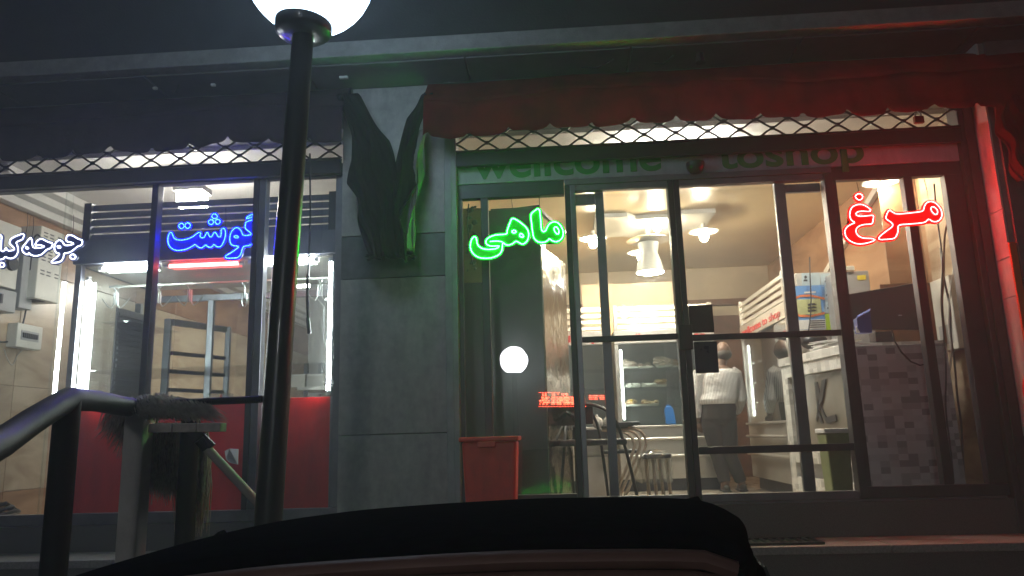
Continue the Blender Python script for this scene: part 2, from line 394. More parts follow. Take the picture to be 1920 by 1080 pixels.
# left room: marble slabs on the side wall, a brown band above, cornice
part('side_wall', MB().box(-5.07, -4.87, .06, 12, FL, 2.36), 'wallp', B)
for zi, (z0, z1, mm) in enumerate(((FL+.02, -.36, 'marbr'), (-.355, .55, 'marble'), (.555, 1.62, 'marble'), (1.625, 2.13, 'marbr'))):
    sl = part('marble_slab', MB().box(-4.87, -4.85, .07, .97, z0, z1), mm, B, bev=.002)
    for i in range(1, 11): share(sl, B, (0, .905*i, 0))
cb = MB()
cb.box(-4.85, -4.55, .26, 11.5, 2.285, 2.358); cb.box(-4.85, -4.66, .26, 11.5, 2.21, 2.283); cb.box(-4.85, -4.76, .26, 11.5, 2.135, 2.208)
part('cornice', cb, 'white', B, bev=.008)
part('partition_wall', MB().box(-2.95, -1.34, 3.2, 3.3, FL, 2.35), 'grbox', B, label='grey partition behind the display cabinet')
# --- pier between the two shop windows, four slabs with open joints
pier = part('pier', MB().box(-1.585, -.825, -.03, .12, -.73, 2.69), 'concrete', B)
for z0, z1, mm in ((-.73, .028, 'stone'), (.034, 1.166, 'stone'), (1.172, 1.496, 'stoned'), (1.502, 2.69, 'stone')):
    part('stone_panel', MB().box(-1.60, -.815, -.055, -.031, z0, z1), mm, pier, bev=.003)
part('shutter_channel', MB().box(-.812, -.72, -.085, .08, -.73, 2.69), 'channel', B, bev=.004)
part('shutter_channel', MB().box(-.775, -.758, -.092, -.0855, -.73, 2.69), 'channel', B)
# --- right side: dark channels, white pillar panels, trim
part('shutter_channel', MB().box(2.98, 3.095, -.06, .08, -.73, 2.69), 'dark', B, bev=.004)
part('shutter_channel', MB().box(3.02, 3.05, -.075, -.0605, -.73, 2.69), 'dark', B)
pil = part('side_pillar', MB().box(3.115, 3.9, -.213, .1, -.95, 2.69), 'concrete', B)
for z0, z1 in ((-.10, .83), (.834, 1.10), (1.104, 1.44), (1.444, 2.69)):
    part('wall_panel', MB().box(3.098, 3.113, -.215, .058, z0, z1), 'pillar', pil, bev=.002)
part('wall_panel', MB().box(3.098, 3.113, -.215, .058, -.95, -.104), 'granite', pil)
part('trim_strip', MB().box(3.098, 3.145, -.233, -.2155, -.12, 1.2), 'orange', pil, bev=.003)
part('front_panel', MB().box(3.15, 3.9, -.238, -.2155, -.95, 2.69), 'stoned', pil)
# --- plinth
part('plinth', MB().box(-5.0, -1.605, -.05, .06, -.73, -.55), 'granite', B)
part('plinth', MB().box(-.715, 3.096, -.045, .06, -.73, -.505), 'granite', B)
part('threshold', MB().box(-.70, 2.95, -.03, .07, -.503, -.49), 'steel', B)

# --- left window
def win(x0, x1, z0, z1, y=0., g='glass', parent=None, pane_y=.02, lab=None):
    o = part('glass_pane', MB().box(x0, x1, y+pane_y, y+pane_y+.006, z0, z1), g, parent, label=lab)
    return o
W1 = part('window', MB().box(-5.0, -1.603, -.02, .05, 2.0, 2.10), 'dark', B, bev=.004, label='left shop window in a dark frame')
for a in ((-5.0, -1.603, -.02, .05, -.548, -.47),): part('bottom_rail', MB().box(*a), 'steel', W1, bev=.004)
part('mullion', MB().box(-3.115, -3.065, -.03, .05, -.468, 1.998), 'dark', W1, bev=.003)
part('mullion', MB().box(-2.305, -2.262, -.03, .05, -.468, 1.998), 'dark', W1, bev=.003)
part('mullion', MB().box(-2.260, -2.205, -.025, .05, -.468, 1.998), 'steel', W1, bev=.003)
part('mullion', MB().box(-1.66, -1.604, -.02, .05, -.468, 1.998), 'steel', W1, bev=.003)
part('glass_joint', MB().box(-3.835, -3.80, .0, .05, -.468, 1.998), 'cglass', W1)
for x0, x1 in ((-5.0, -3.84), (-3.785, -3.118), (-3.062, -2.308), (-2.203, -1.662)): win(x0, x1, -.468, 1.998, parent=W1)
for x0, x1 in ((-5.0, -3.5), (-3.495, -2.9), (-2.895, -1.603)): part('transom_pane', MB().box(x0, x1, .02, .026, 2.102, 2.398), 'glass', W1)

# --- entrance: side lights, sliding door, transom board
W2 = part('window', MB().box(-.718, .085, -.015, .05, 1.765, 1.875), 'dark', B, bev=.003, label='left side light of the entrance')
part('frame', MB().box(-.718, -.69, -.02, .05, -.488, 1.763), 'dark', W2)
part('mullion', MB().box(-.548, -.492, -.02, .05, -.41, 1.763), 'dark', W2, bev=.003)
part('bottom_rail', MB().box(-.688, .085, -.02, .05, -.488, -.412), 'dark', W2, bev=.003)
win(-.688, -.55, -.41, 1.763, parent=W2); win(-.49, .085, -.41, 1.763, parent=W2)
D = part('sliding_door', MB().box(.09, 2.05, -.03, .06, 1.832, 1.875), 'steel', B, bev=.003, label='two-leaf sliding glass door in a grey frame')
for x0, x1, mm in ((.088, .128, 'dark'), (.130, .168, 'steel'), (.852, .893, 'dark'), (.897, .938, 'dark'), (1.992, 2.05, 'dark')):
    part('stile', MB().box(x0, x1, -.03, .06, -.488, 1.83), mm, D, bev=.003)
part('stile', MB().box(.318, .382, .062, .10, -.488, 1.83), 'steel', D, bev=.003)
part('stile', MB().box(1.655, 1.735, .062, .10, -.488, 1.83), 'steel', D, bev=.003)
for x0, x1 in ((.17, .85), (.94, 1.99)):
    part('rail', MB().box(x0, x1, -.02, .04, 1.785, 1.83), 'steel', D, bev=.003)
    part('rail', MB().box(x0, x1, -.02, .04, -.488, -.435), 'steel', D, bev=.003)
part('inner_rail', MB().box(.17, .316, .063, .095, 1.70, 1.784), 'steel', D)
part('inner_rail', MB().box(1.737, 1.99, .063, .095, 1.72, 1.784), 'steel', D)
part('crossbar', MB().box(.17, .85, -.028, .005, .64, .682), 'dark', D, bev=.003)
part('crossbar', MB().box(.94, 1.99, -.028, .005, .625, .668), 'dark', D, bev=.003)
part('crossbar', MB().box(.94, 1.99, -.028, .005, -.168, -.118), 'dark', D, bev=.003)
win(.17, .85, -.433, 1.783, parent=D); win(.94, 1.99, -.433, 1.783, parent=D)
win(.384, 1.653, -.433, 1.783, y=.062, parent=D)
part('lock_case', MB().box(.855, .95, -.06, -.0305, .56, .74), 'blackpl', D, bev=.006)
part('push_plate', MB().box(.945, 1.115, -.008, .014, .685, .885), 'tv', D, bev=.002)
pp = MB().box(.962, 1.125, -.008, .014, .395, .618); part('push_plate', pp, mat('blue_black_plate', (.02, .035, .06), .3), D, bev=.002)
W3 = part('window', MB().box(2.052, 2.978, -.015, .05, 1.775, 1.875), 'dark', B, bev=.003, label='right side light of the entrance')
part('mullion', MB().box(2.558, 2.622, -.02, .05, -.41, 1.773), 'dark', W3, bev=.003)
part('frame', MB().box(2.85, 2.978, -.02, .05, -.41, 1.773), 'dark', W3, bev=.003)
part('frame', MB().box(2.052, 2.082, -.01, .05, -.41, 1.773), 'dark', W3)
part('bottom_rail', MB().box(2.052, 2.978, -.02, .05, -.488, -.412), 'dark', W3, bev=.003)
win(2.084, 2.556, -.41, 1.773, parent=W3); win(2.624, 2.848, -.41, 1.773, parent=W3)
T = part('transom_board', MB().box(-.718, 2.975, -.02, .05, 1.878, 2.13), 'board', B, bev=.003)
text('lettering', 'wellcome', 'gtext', T, -.60, -.022, 1.92, 1.42, .235, bold=.02)
text('lettering', 'toshop', 'gtext', T, 1.24, -.022, 1.905, 1.06, .28, bold=.02)
for x0, x1 in ((-.718, .55), (.556, 2.2), (2.206, 2.975)): part('transom_pane', MB().box(x0, x1, .02, .026, 2.133, 2.398), 'glass', B)

# ================================================================== SHUTTERS (rolling lattice grilles)
def shutter(x0, x1, label, zoff=0.):
    zb = 2.115+zoff
    t = thing('shutter_grille', label, 'shutter grille', ((x0+x1)/2, -.07, 1.98+zoff), group='rolling lattice shutters half lowered over the shop windows')
    part('bottom_bar', MB().box(x0, x1, -.10, -.06, 1.995+zoff, 2.10+zoff), 'grille', t, bev=.004)
    part('bottom_bar', MB().box(x0, x1, -.105, -.055, 2.102+zoff, 2.118+zoff), 'grille', t, bev=.003)
    per = .236; n = int((x1-x0)/per*16); A = .036
    first = None
    for k in range(4):
        zc = zb+.028+.072*k; sg = 1 if k % 2 == 0 else -1
        def zz(x):
            q = ((x-x0)/per) % 1.0
            tri = 4*abs(q-.5)-1                    # triangle wave
            return A*(.62*tri+.38*math.cos(2*math.pi*q))
        o = MB().tube([(x0+(x1-x0)*i/n, -.08+.004*sg, zc+sg*zz(x0+(x1-x0)*i/n)) for i in range(n+1)], .0080, 6)
        part('rod', o, 'grille', t, smooth=True)
    lk = None
    for k in range(3):
        x = x0 + (per if k % 2 == 0 else per*.5)
        while x < x1-.02:
            z = zb+.064+.072*k
            if lk is None:
                lk = part('link', MB().box(x-.014, x+.014, -.094, -.066, z-.012, z+.012), 'grille', t, bev=.003); L0 = (x, z)
            else: share(lk, t, (x-L0[0], 0, z-L0[1]))
            x += per
    return t
shutter(-5.0, -1.605, 'left rolling shutter of black lattice above the window with the blue sign')
shutter(-.718, 2.975, 'right rolling shutter of black lattice above the sliding door')
a = P(1722, 222, -.12)
k = thing('padlock', 'brown padlock hanging on the lattice at the right end of the shutter', 'padlock', (a.x, -.12, a.z-.04))
part('body', MB().box(a.x-.035, a.x+.035, -.135, -.105, a.z-.04, a.z+.015), 'brass', k, bev=.006)
part('shackle', MB().tube([(a.x-.02, -.12, a.z+.013), (a.x-.02, -.12, a.z+.04), (a.x, -.12, a.z+.055), (a.x+.02, -.12, a.z+.04), (a.x+.02, -.12, a.z+.013)], .006, 6), 'steel', k, smooth=True)

# ================================================================== AWNINGS
def awning(x0, x1, label, m, ends):
    t = thing('awning', label, 'awning', ((x0+x1)/2, -.1, 2.1), group='furled cloth awnings under the canopy')
    part('roller', MB().tube([(x0, -.10, 2.645), (x1, -.10, 2.645)], .03, 10), 'dark', t, smooth=True)
    def sag(x): return .022*math.sin(x*2.1)+.014*math.sin(x*5.3+1)+.006*math.sin(x*13)
    def can(u, v):
        x = x0+(x1-x0)*u; s_ = v
        y = -.10-.05*math.sin(s_*math.pi*.5)-.19*s_
        z = 2.672-.235*s_**1.3+sag(x)*s_+.05*math.sin(x*3.7+s_*5)*s_*(1-s_)+.02*math.sin(x*11-s_*6)*s_*(1-s_)
        return (x, y, z)
    part('canopy', MB().grid(can, 90, 8), m, t, smooth=True, solid=.004, recalc=False)
    per = .295
    def val(u, v):
        x = x0+(x1-x0)*u
        q = (x/per) % 1.0
        zb = 2.155-.022*(1-abs(2*q-1)**3)+.03*(1-min(1, abs(2*q-1)*1.0))*0+.025*max(0, abs(2*q-1)-.8)/.2
        zt = can(u, 1)[2]
        return (x+.006*math.sin(x*31)*v, -.34-.035*v+.022*math.sin(x*6.1+.6*math.sin(x*2.3))*v+.010*math.sin(x*17+2*v)*v+.005*math.sin(x*41)*v, zt+(zb+sag(x)*.6-zt)*v)
    part('valance', MB().grid(val, int((x1-x0)/.02), 6), m, t, smooth=True, solid=.004, recalc=False)
    return t
AW1 = awning(-5.2, -1.52, 'left furled awning of maroon cloth in a flare-tinted dark colour with scalloped edge', 'awn_flare', None)  # same maroon cloth; the dark purple of the flare is put into its colour
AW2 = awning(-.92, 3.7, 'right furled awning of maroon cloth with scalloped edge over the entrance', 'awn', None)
def flap(parent, left, right, Y, m, folds, name='side_flap', amp=.05):
    """hanging gathered cloth between a left and a right outline given in photo pixels on plane Y"""
    Lp = [P(x, y, Y) for x, y in left]; Rp = [P(x, y, Y) for x, y in right]
    def at(pl, v):
        q = v*(len(pl)-1); i = min(int(q), len(pl)-2); return pl[i].lerp(pl[i+1], q-i)
    def fn(u, v):
        a = at(Lp, v); c = at(Rp, v); p = a.lerp(c, u)
        ph = u*folds*2*math.pi+1.3*math.sin(v*4+u*3)
        f = (math.sin(ph+v*2.2)+.45*math.sin(2.3*ph+v*5)+.25*math.sin(4.7*ph-v*3))*amp*(.3+.7*v)*.6+.018*math.sin(v*9+u*4)
        return (p.x+.012*math.sin(v*13+u*9), p.y-.05*math.sin(u*math.pi)+f, p.z+.01*math.sin(u*17))
    return part(name, MB().grid(fn, 90, 60), m, parent, smooth=True, solid=.004, recalc=False)
flap(AW1, [(630, 178), (655, 250), (660, 300), (653, 345), (668, 372), (669, 405), (676, 430), (690, 482)],
     [(676, 180), (708, 232), (730, 262), (738, 300), (747, 350), (750, 400), (756, 440), (762, 488)], -.30, 'flapd', 2.6, amp=.035)
flap(AW2, [(790, 178), (760, 222), (748, 290), (738, 350), (732, 400), (728, 440), (715, 462)],
     [(812, 180), (790, 240), (776, 290), (783, 340), (758, 400), (742, 430), (730, 462)], -.27, 'flapd', 1.7, amp=.03)
flap(AW2, [(768, 246), (767, 290), (780, 345), (768, 400), (760, 470)], [(800, 246), (797, 290), (789, 345), (778, 400), (776, 472)], -.22, 'lining', 2.5, 'lining', .02)
flap(AW2, [(686, 478), (690, 488)], [(775, 474), (776, 484)], -.26, 'flapd', 4, 'hem', .02)
# loose end of the right awning beside the pillar
flap(AW2, [(1866, 196), (1870, 250), (1890, 290), (1910, 340)], [(1935, 170), (1950, 230), (1960, 290), (1962, 350)], -.36, 'awn', 3.4, 'side_flap', .03)

# ================================================================== LETTER SIGNS
def sign(label, x0, y0, sc_, Y, backs, leds, mback, mled, step=.0115, r=.0055, hang=True, grp=None):
    q = lambda p: P(x0+p[0]/sc_, y0+p[1]/sc_, Y)
    pts = [q(p) for b_ in backs for p in b_]
    cx = sum(p.x for p in pts)/len(pts); zm = min(p.z for p in pts)
    t = thing('letter_sign', label, 'letter sign', (cx, Y, zm), group=grp)
    for b_ in backs:
        sm_ = smoothline([q(p) for p in b_], True, 2)
        # grow the plate a little beyond the row of lamps
        cen = [Vector((p.x, 0, p.z)) for p in sm_]; n = len(cen)
        area = sum(cen[i].x*cen[(i+1) % n].z-cen[(i+1) % n].x*cen[i].z for i in range(n))
        sgn = 1 if area > 0 else -1
        out = []
        for i in range(n):
            d = (cen[(i+1) % n]-cen[i-1]).normalized(); nn = Vector((d.z, 0, -d.x))*sgn
            out.append(sm_[i]+nn*.014)
        part('letter', MB().prism(out, (0, .008, 0)), mback, t)
    mb = MB()
    for l_, closed in leds:
        line = smoothline([q(p) for p in l_], closed, 2)
        for p in resample(line, step, closed): mb.octa(p+Vector((0, -.006, 0)), r)
    part('lamp_dots', mb, mled, t, kind='stuff', recalc=False)
    tops = [max((q(p) for p in b_), key=lambda v: v.z) for b_ in backs if len(b_) > 8]
    for v in tops[:3]:
        part('wire', MB().tube([v+Vector((0, .010, -.02)), v+Vector((.004, .014, .07)), v+Vector((-.004, .016, .17))], .0022, 5), 'blackpl', t, smooth=True)
    return t
gA = [(1270, 85), (1290, 240), (1300, 400), (1310, 470), (1340, 497), (1380, 482), (1400, 430), (1430, 370), (1480, 335), (1540, 325), (1600, 350), (1650, 420), (1678, 500), (1672, 570), (1630, 635), (1560, 667), (1490, 650), (1440, 605), (1420, 640), (1360, 674), (1280, 677), (1210, 642), (1170, 580), (1152, 450), (1135, 300), (1125, 200), (1180, 150)]
gAi = [(1550, 405), (1590, 440), (1607, 500), (1590, 540), (1550, 520), (1520, 470), (1520, 425)]
gB = [(815, 258), (900, 300), (990, 365), (1060, 430), (1095, 510), (1088, 600), (1055, 670), (990, 708), (930, 680), (880, 645), (820, 700), (740, 724), (690, 705), (652, 664), (648, 760), (635, 830), (585, 890), (480, 932), (380, 945), (250, 932), (160, 875), (110, 785), (108, 700), (130, 620), (170, 572), (208, 590), (215, 650), (230, 720), (290, 772), (380, 795), (500, 790), (588, 762), (592, 725), (480, 742), (400, 722), (365, 680), (380, 622), (450, 572), (560, 542), (735, 538), (725, 480), (750, 420), (780, 330)]
gB1 = [(800, 490), (845, 460), (890, 490), (845, 525)]; gB2 = [(955, 510), (1010, 560), (1000, 595), (930, 570)]; gB3 = [(450, 658), (560, 650), (645, 662)]
sign('green glowing letter sign on the left side light above the red bin', 870, 380, 9, -.17, [gA, gB], [(gA, True), (gAi, True), (gB, True), (gB1, True), (gB2, True), (gB3, False)], 'sbg', 'ledg', r=.0046, grp=None)
rD = [(358, 108), (442, 165), (375, 248), (278, 175)]
rG = [(250, 340), (330, 305), (400, 300), (480, 330), (540, 375), (562, 400), (540, 425), (470, 420), (400, 415), (330, 430), (300, 465), (330, 495), (400, 505), (500, 497), (612, 480), (600, 560), (587, 637), (480, 637), (390, 655), (330, 690), (305, 740), (320, 800), (370, 850), (440, 875), (560, 875), (632, 890), (610, 920), (500, 955), (380, 975), (270, 955), (180, 900), (130, 830), (120, 760), (140, 700), (200, 650), (305, 608), (240, 580), (205, 520), (205, 440), (225, 380)]
rM = [(865, 390), (920, 430), (980, 465), (1100, 460), (1300, 440), (1448, 418), (1455, 350), (1490, 280), (1550, 250), (1620, 260), (1690, 310), (1740, 380), (1765, 470), (1740, 550), (1680, 595), (1600, 595), (1540, 545), (1510, 570), (1480, 605), (1380, 620), (1200, 635), (1013, 648), (1025, 730), (1000, 820), (960, 882), (850, 890), (702, 902), (690, 860), (760, 800), (850, 730), (925, 680), (932, 630), (880, 590), (803, 540), (830, 470)]
rMi = [(1610, 340), (1660, 370), (1690, 420), (1680, 470), (1640, 475), (1600, 440), (1570, 390), (1575, 350)]
sign('red glowing letter sign across the right side light of the entrance', 1570, 350, 9, -.16, [rD, rG, rM], [(rD, True), (rG, True), (rM, True), (rMi, True)], 'sbr', 'ledr', r=.0046)
bl = [[(395, 262), (452, 325), (395, 392), (328, 325)], [(500, 252), (572, 320), (500, 388), (443, 325)], [(985, 92), (1057, 160), (985, 208), (923, 155)], [(925, 200), (985, 250), (930, 322), (863, 255)], [(1045, 195), (1107, 245), (1040, 312), (985, 250)]]
bS = [(205, 432), (235, 480), (250, 540), (300, 575), (400, 585), (500, 565), (600, 520), (660, 470), (718, 432), (745, 460), (718, 515), (760, 547), (810, 530), (835, 455), (862, 437), (880, 480), (900, 525), (940, 525), (965, 460), (1000, 433), (1030, 480), (1050, 525), (1100, 522), (1112, 450), (1098, 400), (1157, 357), (1187, 420), (1182, 520), (1150, 620), (1110, 690), (1060, 708), (1010, 690), (978, 650), (950, 700), (900, 717), (850, 690), (828, 655), (800, 700), (740, 727), (680, 700), (638, 650), (580, 700), (480, 745), (360, 772), (250, 755), (180, 700), (148, 620), (148, 540), (168, 470)]
bBar = [(1560, 200), (1580, 150), (1862, 50), (1885, 42), (1885, 87), (1862, 95), (1600, 190)]
bG = [(1880, 138), (1860, 145), (1700, 210), (1552, 250), (1540, 310), (1535, 370), (1600, 420), (1660, 472), (1620, 492), (1495, 502), (1480, 440), (1440, 375), (1380, 348), (1320, 390), (1280, 450), (1258, 540), (1268, 620), (1300, 680), (1425, 690), (1410, 720), (1300, 800), (1175, 870), (1188, 907), (1300, 907), (1420, 897), (1472, 810), (1498, 690), (1600, 682), (1690, 640), (1742, 560), (1757, 470), (1740, 400), (1690, 325), (1760, 295), (1860, 270), (1880, 263)]
bGi = [(1330, 520), (1370, 495), (1430, 525), (1390, 550)]
sign('blue glowing letter sign between the mullions of the display window', 300, 390, 9.6, .055, bl+[bS, bBar, bG], [(x, True) for x in bl]+[(bS, True), (bBar, True), (bG, True), (bGi, True)], 'sbb', 'ledb', step=.0125, r=.0042)
wJ = [(1360, 343), (1440, 333), (1515, 362), (1575, 408), (1692, 440), (1660, 547), (1580, 562), (1530, 612), (1450, 672), (1380, 697), (1302, 702), (1300, 780), (1240, 882), (1060, 902), (1048, 870), (1140, 800), (1232, 710), (1150, 702), (1108, 630), (1118, 530), (1160, 460), (1220, 432), (1280, 470), (1310, 545), (1400, 545), (1518, 510), (1440, 480), (1340, 465)]
wJi = [(1160, 570), (1200, 550), (1250, 580), (1200, 605)]; wJd = [(1480, 708), (1562, 775), (1490, 842), (1408, 775)]
wH = [(622, 382), (655, 420), (660, 520), (680, 590), (760, 600), (850, 590), (917, 570), (850, 540), (780, 530), (725, 565), (728, 500), (780, 430), (850, 403), (930, 450), (1000, 480), (1088, 500), (1050, 602), (960, 622), (900, 690), (830, 742), (720, 762), (640, 742), (588, 685), (590, 732), (520, 722), (458, 660), (458, 590), (510, 530), (560, 460)]
wHi = [(550, 560), (597, 622), (528, 602)]
wK = [(502, 293), (480, 422), (400, 450), (328, 480), (370, 560), (377, 680), (330, 772), (250, 812), (160, 802), (120, 765), (80, 822), (0, 832), (-120, 820), (-190, 760), (-190, 640), (-120, 690), (-30, 660), (-20, 345), (52, 333), (32, 500), (25, 640), (60, 672), (110, 642), (130, 578), (160, 652), (230, 652), (313, 630), (270, 570), (198, 510), (213, 450), (240, 400), (350, 350)]
wKd = [(50, 878), (112, 940), (50, 1002), (-12, 935)]
sign('white glowing letter sign at the left end of the display window', 0, 410, 10.8, -.03, [wJ, wJd, wH, wK, wKd], [(wJ, True), (wJi, True), (wJd, True), (wH, True), (wHi, True), (wK, True), (wKd, True)], 'sbw', 'ledw', step=.0115, r=.005)

# ================================================================== STREET LAMPS
def street_lamp(x, y, zc, zb, rg, label, mg, lean=0.):
    t = thing('street_lamp', label, 'street lamp', (x-lean, y, zb), group='black street lamps with a white globe')
    xt = x-lean*.17
    part('post', MB().tube([(x-lean, y, zb), ((x-lean+xt)/2, y, (zb+zc)/2), (xt, y, zc-rg*.95)], [.066, .063, .056], 20), 'black', t, smooth=True)
    part('base_plate', MB().lathe([(.13, zb), (.13, zb+.012), (.085, zb+.02), (.078, zb+.09), (.068, zb+.1)], (x-lean, y, 0), 24), 'black', t, smooth=True)
    part('collar', MB().lathe([(.07, zc-rg*1.13), (rg*.38, zc-rg*1.09), (rg*.425, zc-rg*1.04), (rg*.43, zc-rg*.76), (rg*.415, zc-rg*.745)], (xt, y, 0), 32), 'black', t, smooth=True)
    part('globe', MB().ball((x, y, zc), rg, 40), mg, t, smooth=True)
    return t
LY = -1.8
g_ = P(581, -55, LY); lb = P(500, 1075, LY)
street_lamp(g_.x, LY, g_.z, -.95, 120*(g_-CAM).dot(_fw)/F_PX, 'black street lamp with a bright white globe beside the handrail', 'globe', .15)
street_lamp(-.98, -10.6, 1.58, -1.65, .30, 'distant street lamp seen as a white disc mirrored in the left side light', 'globe2')

# ================================================================== HANDRAIL
hr = thing('handrail', 'dark pipe handrail with a bend beside the steps on the left', 'handrail', (-1.9, -2.3, -.95))
r0 = .046
p0 = P(-60, 862, -3.55); p1 = P(60, 790, -2.95); p2 = P(128, 748, -2.6); p3 = P(180, 752, -2.2); p4 = P(250, 765, -1.78)
top = [p0, P(0, 832, -3.2), p1, p2.lerp(p1, .12), p2, p2.lerp(p3, .15), p3, p4, P(352, 768, -1.76)]
part('rail_pipe', MB().tube(top, r0, 14), 'rail', hr, smooth=True)
part('post', MB().tube([(p2.x, -2.6, -.95), (p2.x, -2.6, p2.z-.01)], .047, 14), 'rail', hr, smooth=True)
x = P(352, 900, -1.76).x
part('post', MB().tube([(x, -1.76, -.95), (x, -1.76, P(352, 768, -1.76).z)], .046, 14), 'rail', hr, smooth=True)
x = P(254, 900, -1.78).x
part('post', MB().box(x-.05, x+.05, -1.83, -1.73, -.95, p4.z-.03), 'palepost', hr, bev=.008, label='pale grey square post')
q0 = P(352, 768, -1.76); q0 = Vector((q0.x, q0.y, q0.z+.045)); q1 = P(500, 748, -1.8)
bar = MB().tube([P(300, 757, -1.80), q1], .014, 8)
n = 46
a0 = P(300, 757, -1.80)
for i in range(n): 
    c = a0.lerp(q1, (i+.5)/n); d = (q1-a0).normalized(); bar.tube([c-d*.0035, c+d*.0035], .0185, 8)
part('ribbed_bar', bar, 'rail', hr)

# ================================================================== MOP, SQUEEGEE
mo = thing('mop', 'shaggy grey brown straw mop draped over the handrail', 'mop', (P(330, 900, -1.76).x, -1.78, P(330, 1000, -1.76).z))
bl0 = P(284, 803, -1.90); bl1 = P(420, 801, -1.90)
for i in range(3):
    a = bl0.lerp(bl1, i/3+.006); c = bl0.lerp(bl1, (i+1)/3-.006)
    part('block', MB().obox(a, c, .07, .042), 'wood', mo, bev=.004)
st = MB()
def strand(pts, r):
    k = len(st.v); pts = [Vector(p) for p in pts]; n = len(pts)
    for i, p in enumerate(pts):
        w_ = r*(1-.75*i/(n-1)); st.v += [p+Vector((-w_, 0, 0)), p+Vector((w_*.6, -w_, 0)), p+Vector((w_*.4, w_, 0))]
    for i in range(n-1):
        for j in range(3):
            q = (j+1) % 3; st.f.append((k+i*3+j, k+i*3+q, k+i*3+3+q, k+i*3+3+j))
rnd = random.Random(3)
for i in range(620):                                                  # cap of bristles combed over the rail
    u = rnd.random(); v = rnd.random()
    sx = 252+u*118+rnd.uniform(-6, 6); yy = -1.70-.16*v
    top_y = 738+16*abs(u-.35)*1.4+rnd.uniform(-4, 6)
    a = P(sx, top_y+34*v*v, yy+.03)
    ex = sx+10+46*u*rnd.uniform(.6, 1.1)+rnd.uniform(-8, 8); ey = 768+20*rnd.random()+6*u
    e = P(ex, ey, -1.885-.02*rnd.random())
    mid = a.lerp(e, .5)+Vector((0, -.015, .02+.015*rnd.random()))
    strand([a+Vector((0, .02, -.02)), a, mid, e], .0042)
for i in range(330):                                                  # hanging hair, left tuft
    u = rnd.random(); sx = 196+u*78; sy = 752+rnd.uniform(0, 26)
    L = (40+78*u*rnd.uniform(.5, 1.2))*rnd.uniform(.5, 1.15); yy = -1.69+rnd.uniform(-.05, .06)
    a = P(sx+22, sy, yy); e = P(sx-8+rnd.uniform(-14, 18), sy+L, yy+rnd.uniform(-.04, .04))
    mid = a.lerp(e, .45)+Vector((rnd.uniform(-.03, .03), rnd.uniform(-.02, .02), .015))
    strand([a, mid, e], .0055)
for i in range(900):                                                  # hanging hair below the block
    u = rnd.random(); sx = 272+u*118; sy = 792+rnd.uniform(0, 30)
    L = rnd.uniform(60, 130) if u < .55 else rnd.uniform(90, 205)
    yy = -1.66+rnd.uniform(-.05, .08)
    a = P(sx, sy, yy); e = P(sx+rnd.uniform(-10, 10)-4, min(1006, sy+L), yy+rnd.uniform(-.03, .03))
    mid = a.lerp(e, .5)+Vector((rnd.uniform(-.025, .025), rnd.uniform(-.02, .02), 0))
    strand([a, mid, e], .0055)
part('strands', st, 'straw', mo, kind='stuff', recalc=False)
sq = thing('scraper', 'flat scraper with a pale pipe handle leaning against the mop', 'scraper', P(420, 880, -1.72))
a = P(378, 830, -1.90); c = P(492, 952, -1.72)
part('handle', MB().tube([a, c], .0215, 12), 'pvc', sq, smooth=True)
bp_ = [P(x, y, -1.905) for x, y in ((345, 808), (375, 806), (402, 833), (392, 841), (376, 839), (366, 832))]
part('blade', MB().prism(bp_, (0, .02, 0)), 'grille', sq, bev=.003)
part('ferrule', MB().tube([a-(c-a).normalized()*.02, a+(c-a).normalized()*.035], .025, 12), 'black', sq, smooth=True)

# ================================================================== RED BIN
bn = thing('waste_bin', 'tall red plastic waste bin standing on the entrance step', 'waste bin', (-.49, -.24, -.728))
def tap(x0, x1, y0, y1, z0, z1, g):
    return MB().add([(x0+g, y0+g, z0), (x1-g, y0+g, z0), (x1-g, y1-g, z0), (x0+g, y1-g, z0), (x0, y0, z1), (x1, y0, z1), (x1, y1, z1), (x0, y1, z1)],
                    [(0, 3, 2, 1), (0, 1, 5, 4), (1, 2, 6, 5), (2, 3, 7, 6), (3, 0, 4, 7), (4, 5, 6, 7)])
part('body', tap(-.668, -.305, -.40, -.10, -.728, -.035, .03), 'binred', bn, bev=.018)
part('rim', MB().box(-.685, -.288, -.418, -.082, -.035, -.005), 'binred', bn, bev=.008)
part('grip', MB().box(-.56, -.44, -.428, -.40, -.075, -.036), 'binred', bn, bev=.006)

# ================================================================== small things on the canopy and board
a = P(1303, 316, -.03)
single('motion_sensor', MB().lathe([(.068, .035), (.07, .02), (.062, -.012), (.04, -.042), (.015, -.05)], (a.x, -.055, a.z), 20), 'blackpl', 'black dome motion sensor on the lettered board over the door', 'motion sensor', smooth=True)
a = P(1312, 100, -.30)
k = thing('security_camera', 'small dark security camera hanging from the canopy', 'security camera', (a.x, -.3, a.z-.09))
part('bracket', MB().tube([(a.x-.06, -.3, 2.692), (a.x-.055, -.3, a.z+.02), (a.x, -.3, a.z)], .008, 8), 'dark', k, smooth=True)
part('body', MB().lathe([(.018, .03), (.026, .0), (.032, -.06), (.036, -.075)], (a.x, -.3, a.z), 16), 'dark', k, smooth=True)
for px0, py0, px1, py1 in ((1092, 155, 1152, 133), (1225, 108, 1262, 98), (322, 182, 334, 194)):
    a = P(px0, py0, -.2); c = P(px1, py1, -.3)
    lab = {1092: 'short black cable under the canopy above the welcome lettering', 1225: 'short cable under the canopy left of the security camera', 322: 'short black cable under the left end of the canopy'}[px0]
    single('cable', MB().tube([(a.x, -.2, 2.688), ((a.x+c.x)/2, -.25, 2.655), (c.x, -.3, 2.688)], .005, 6), 'black', lab, 'cable', smooth=True)
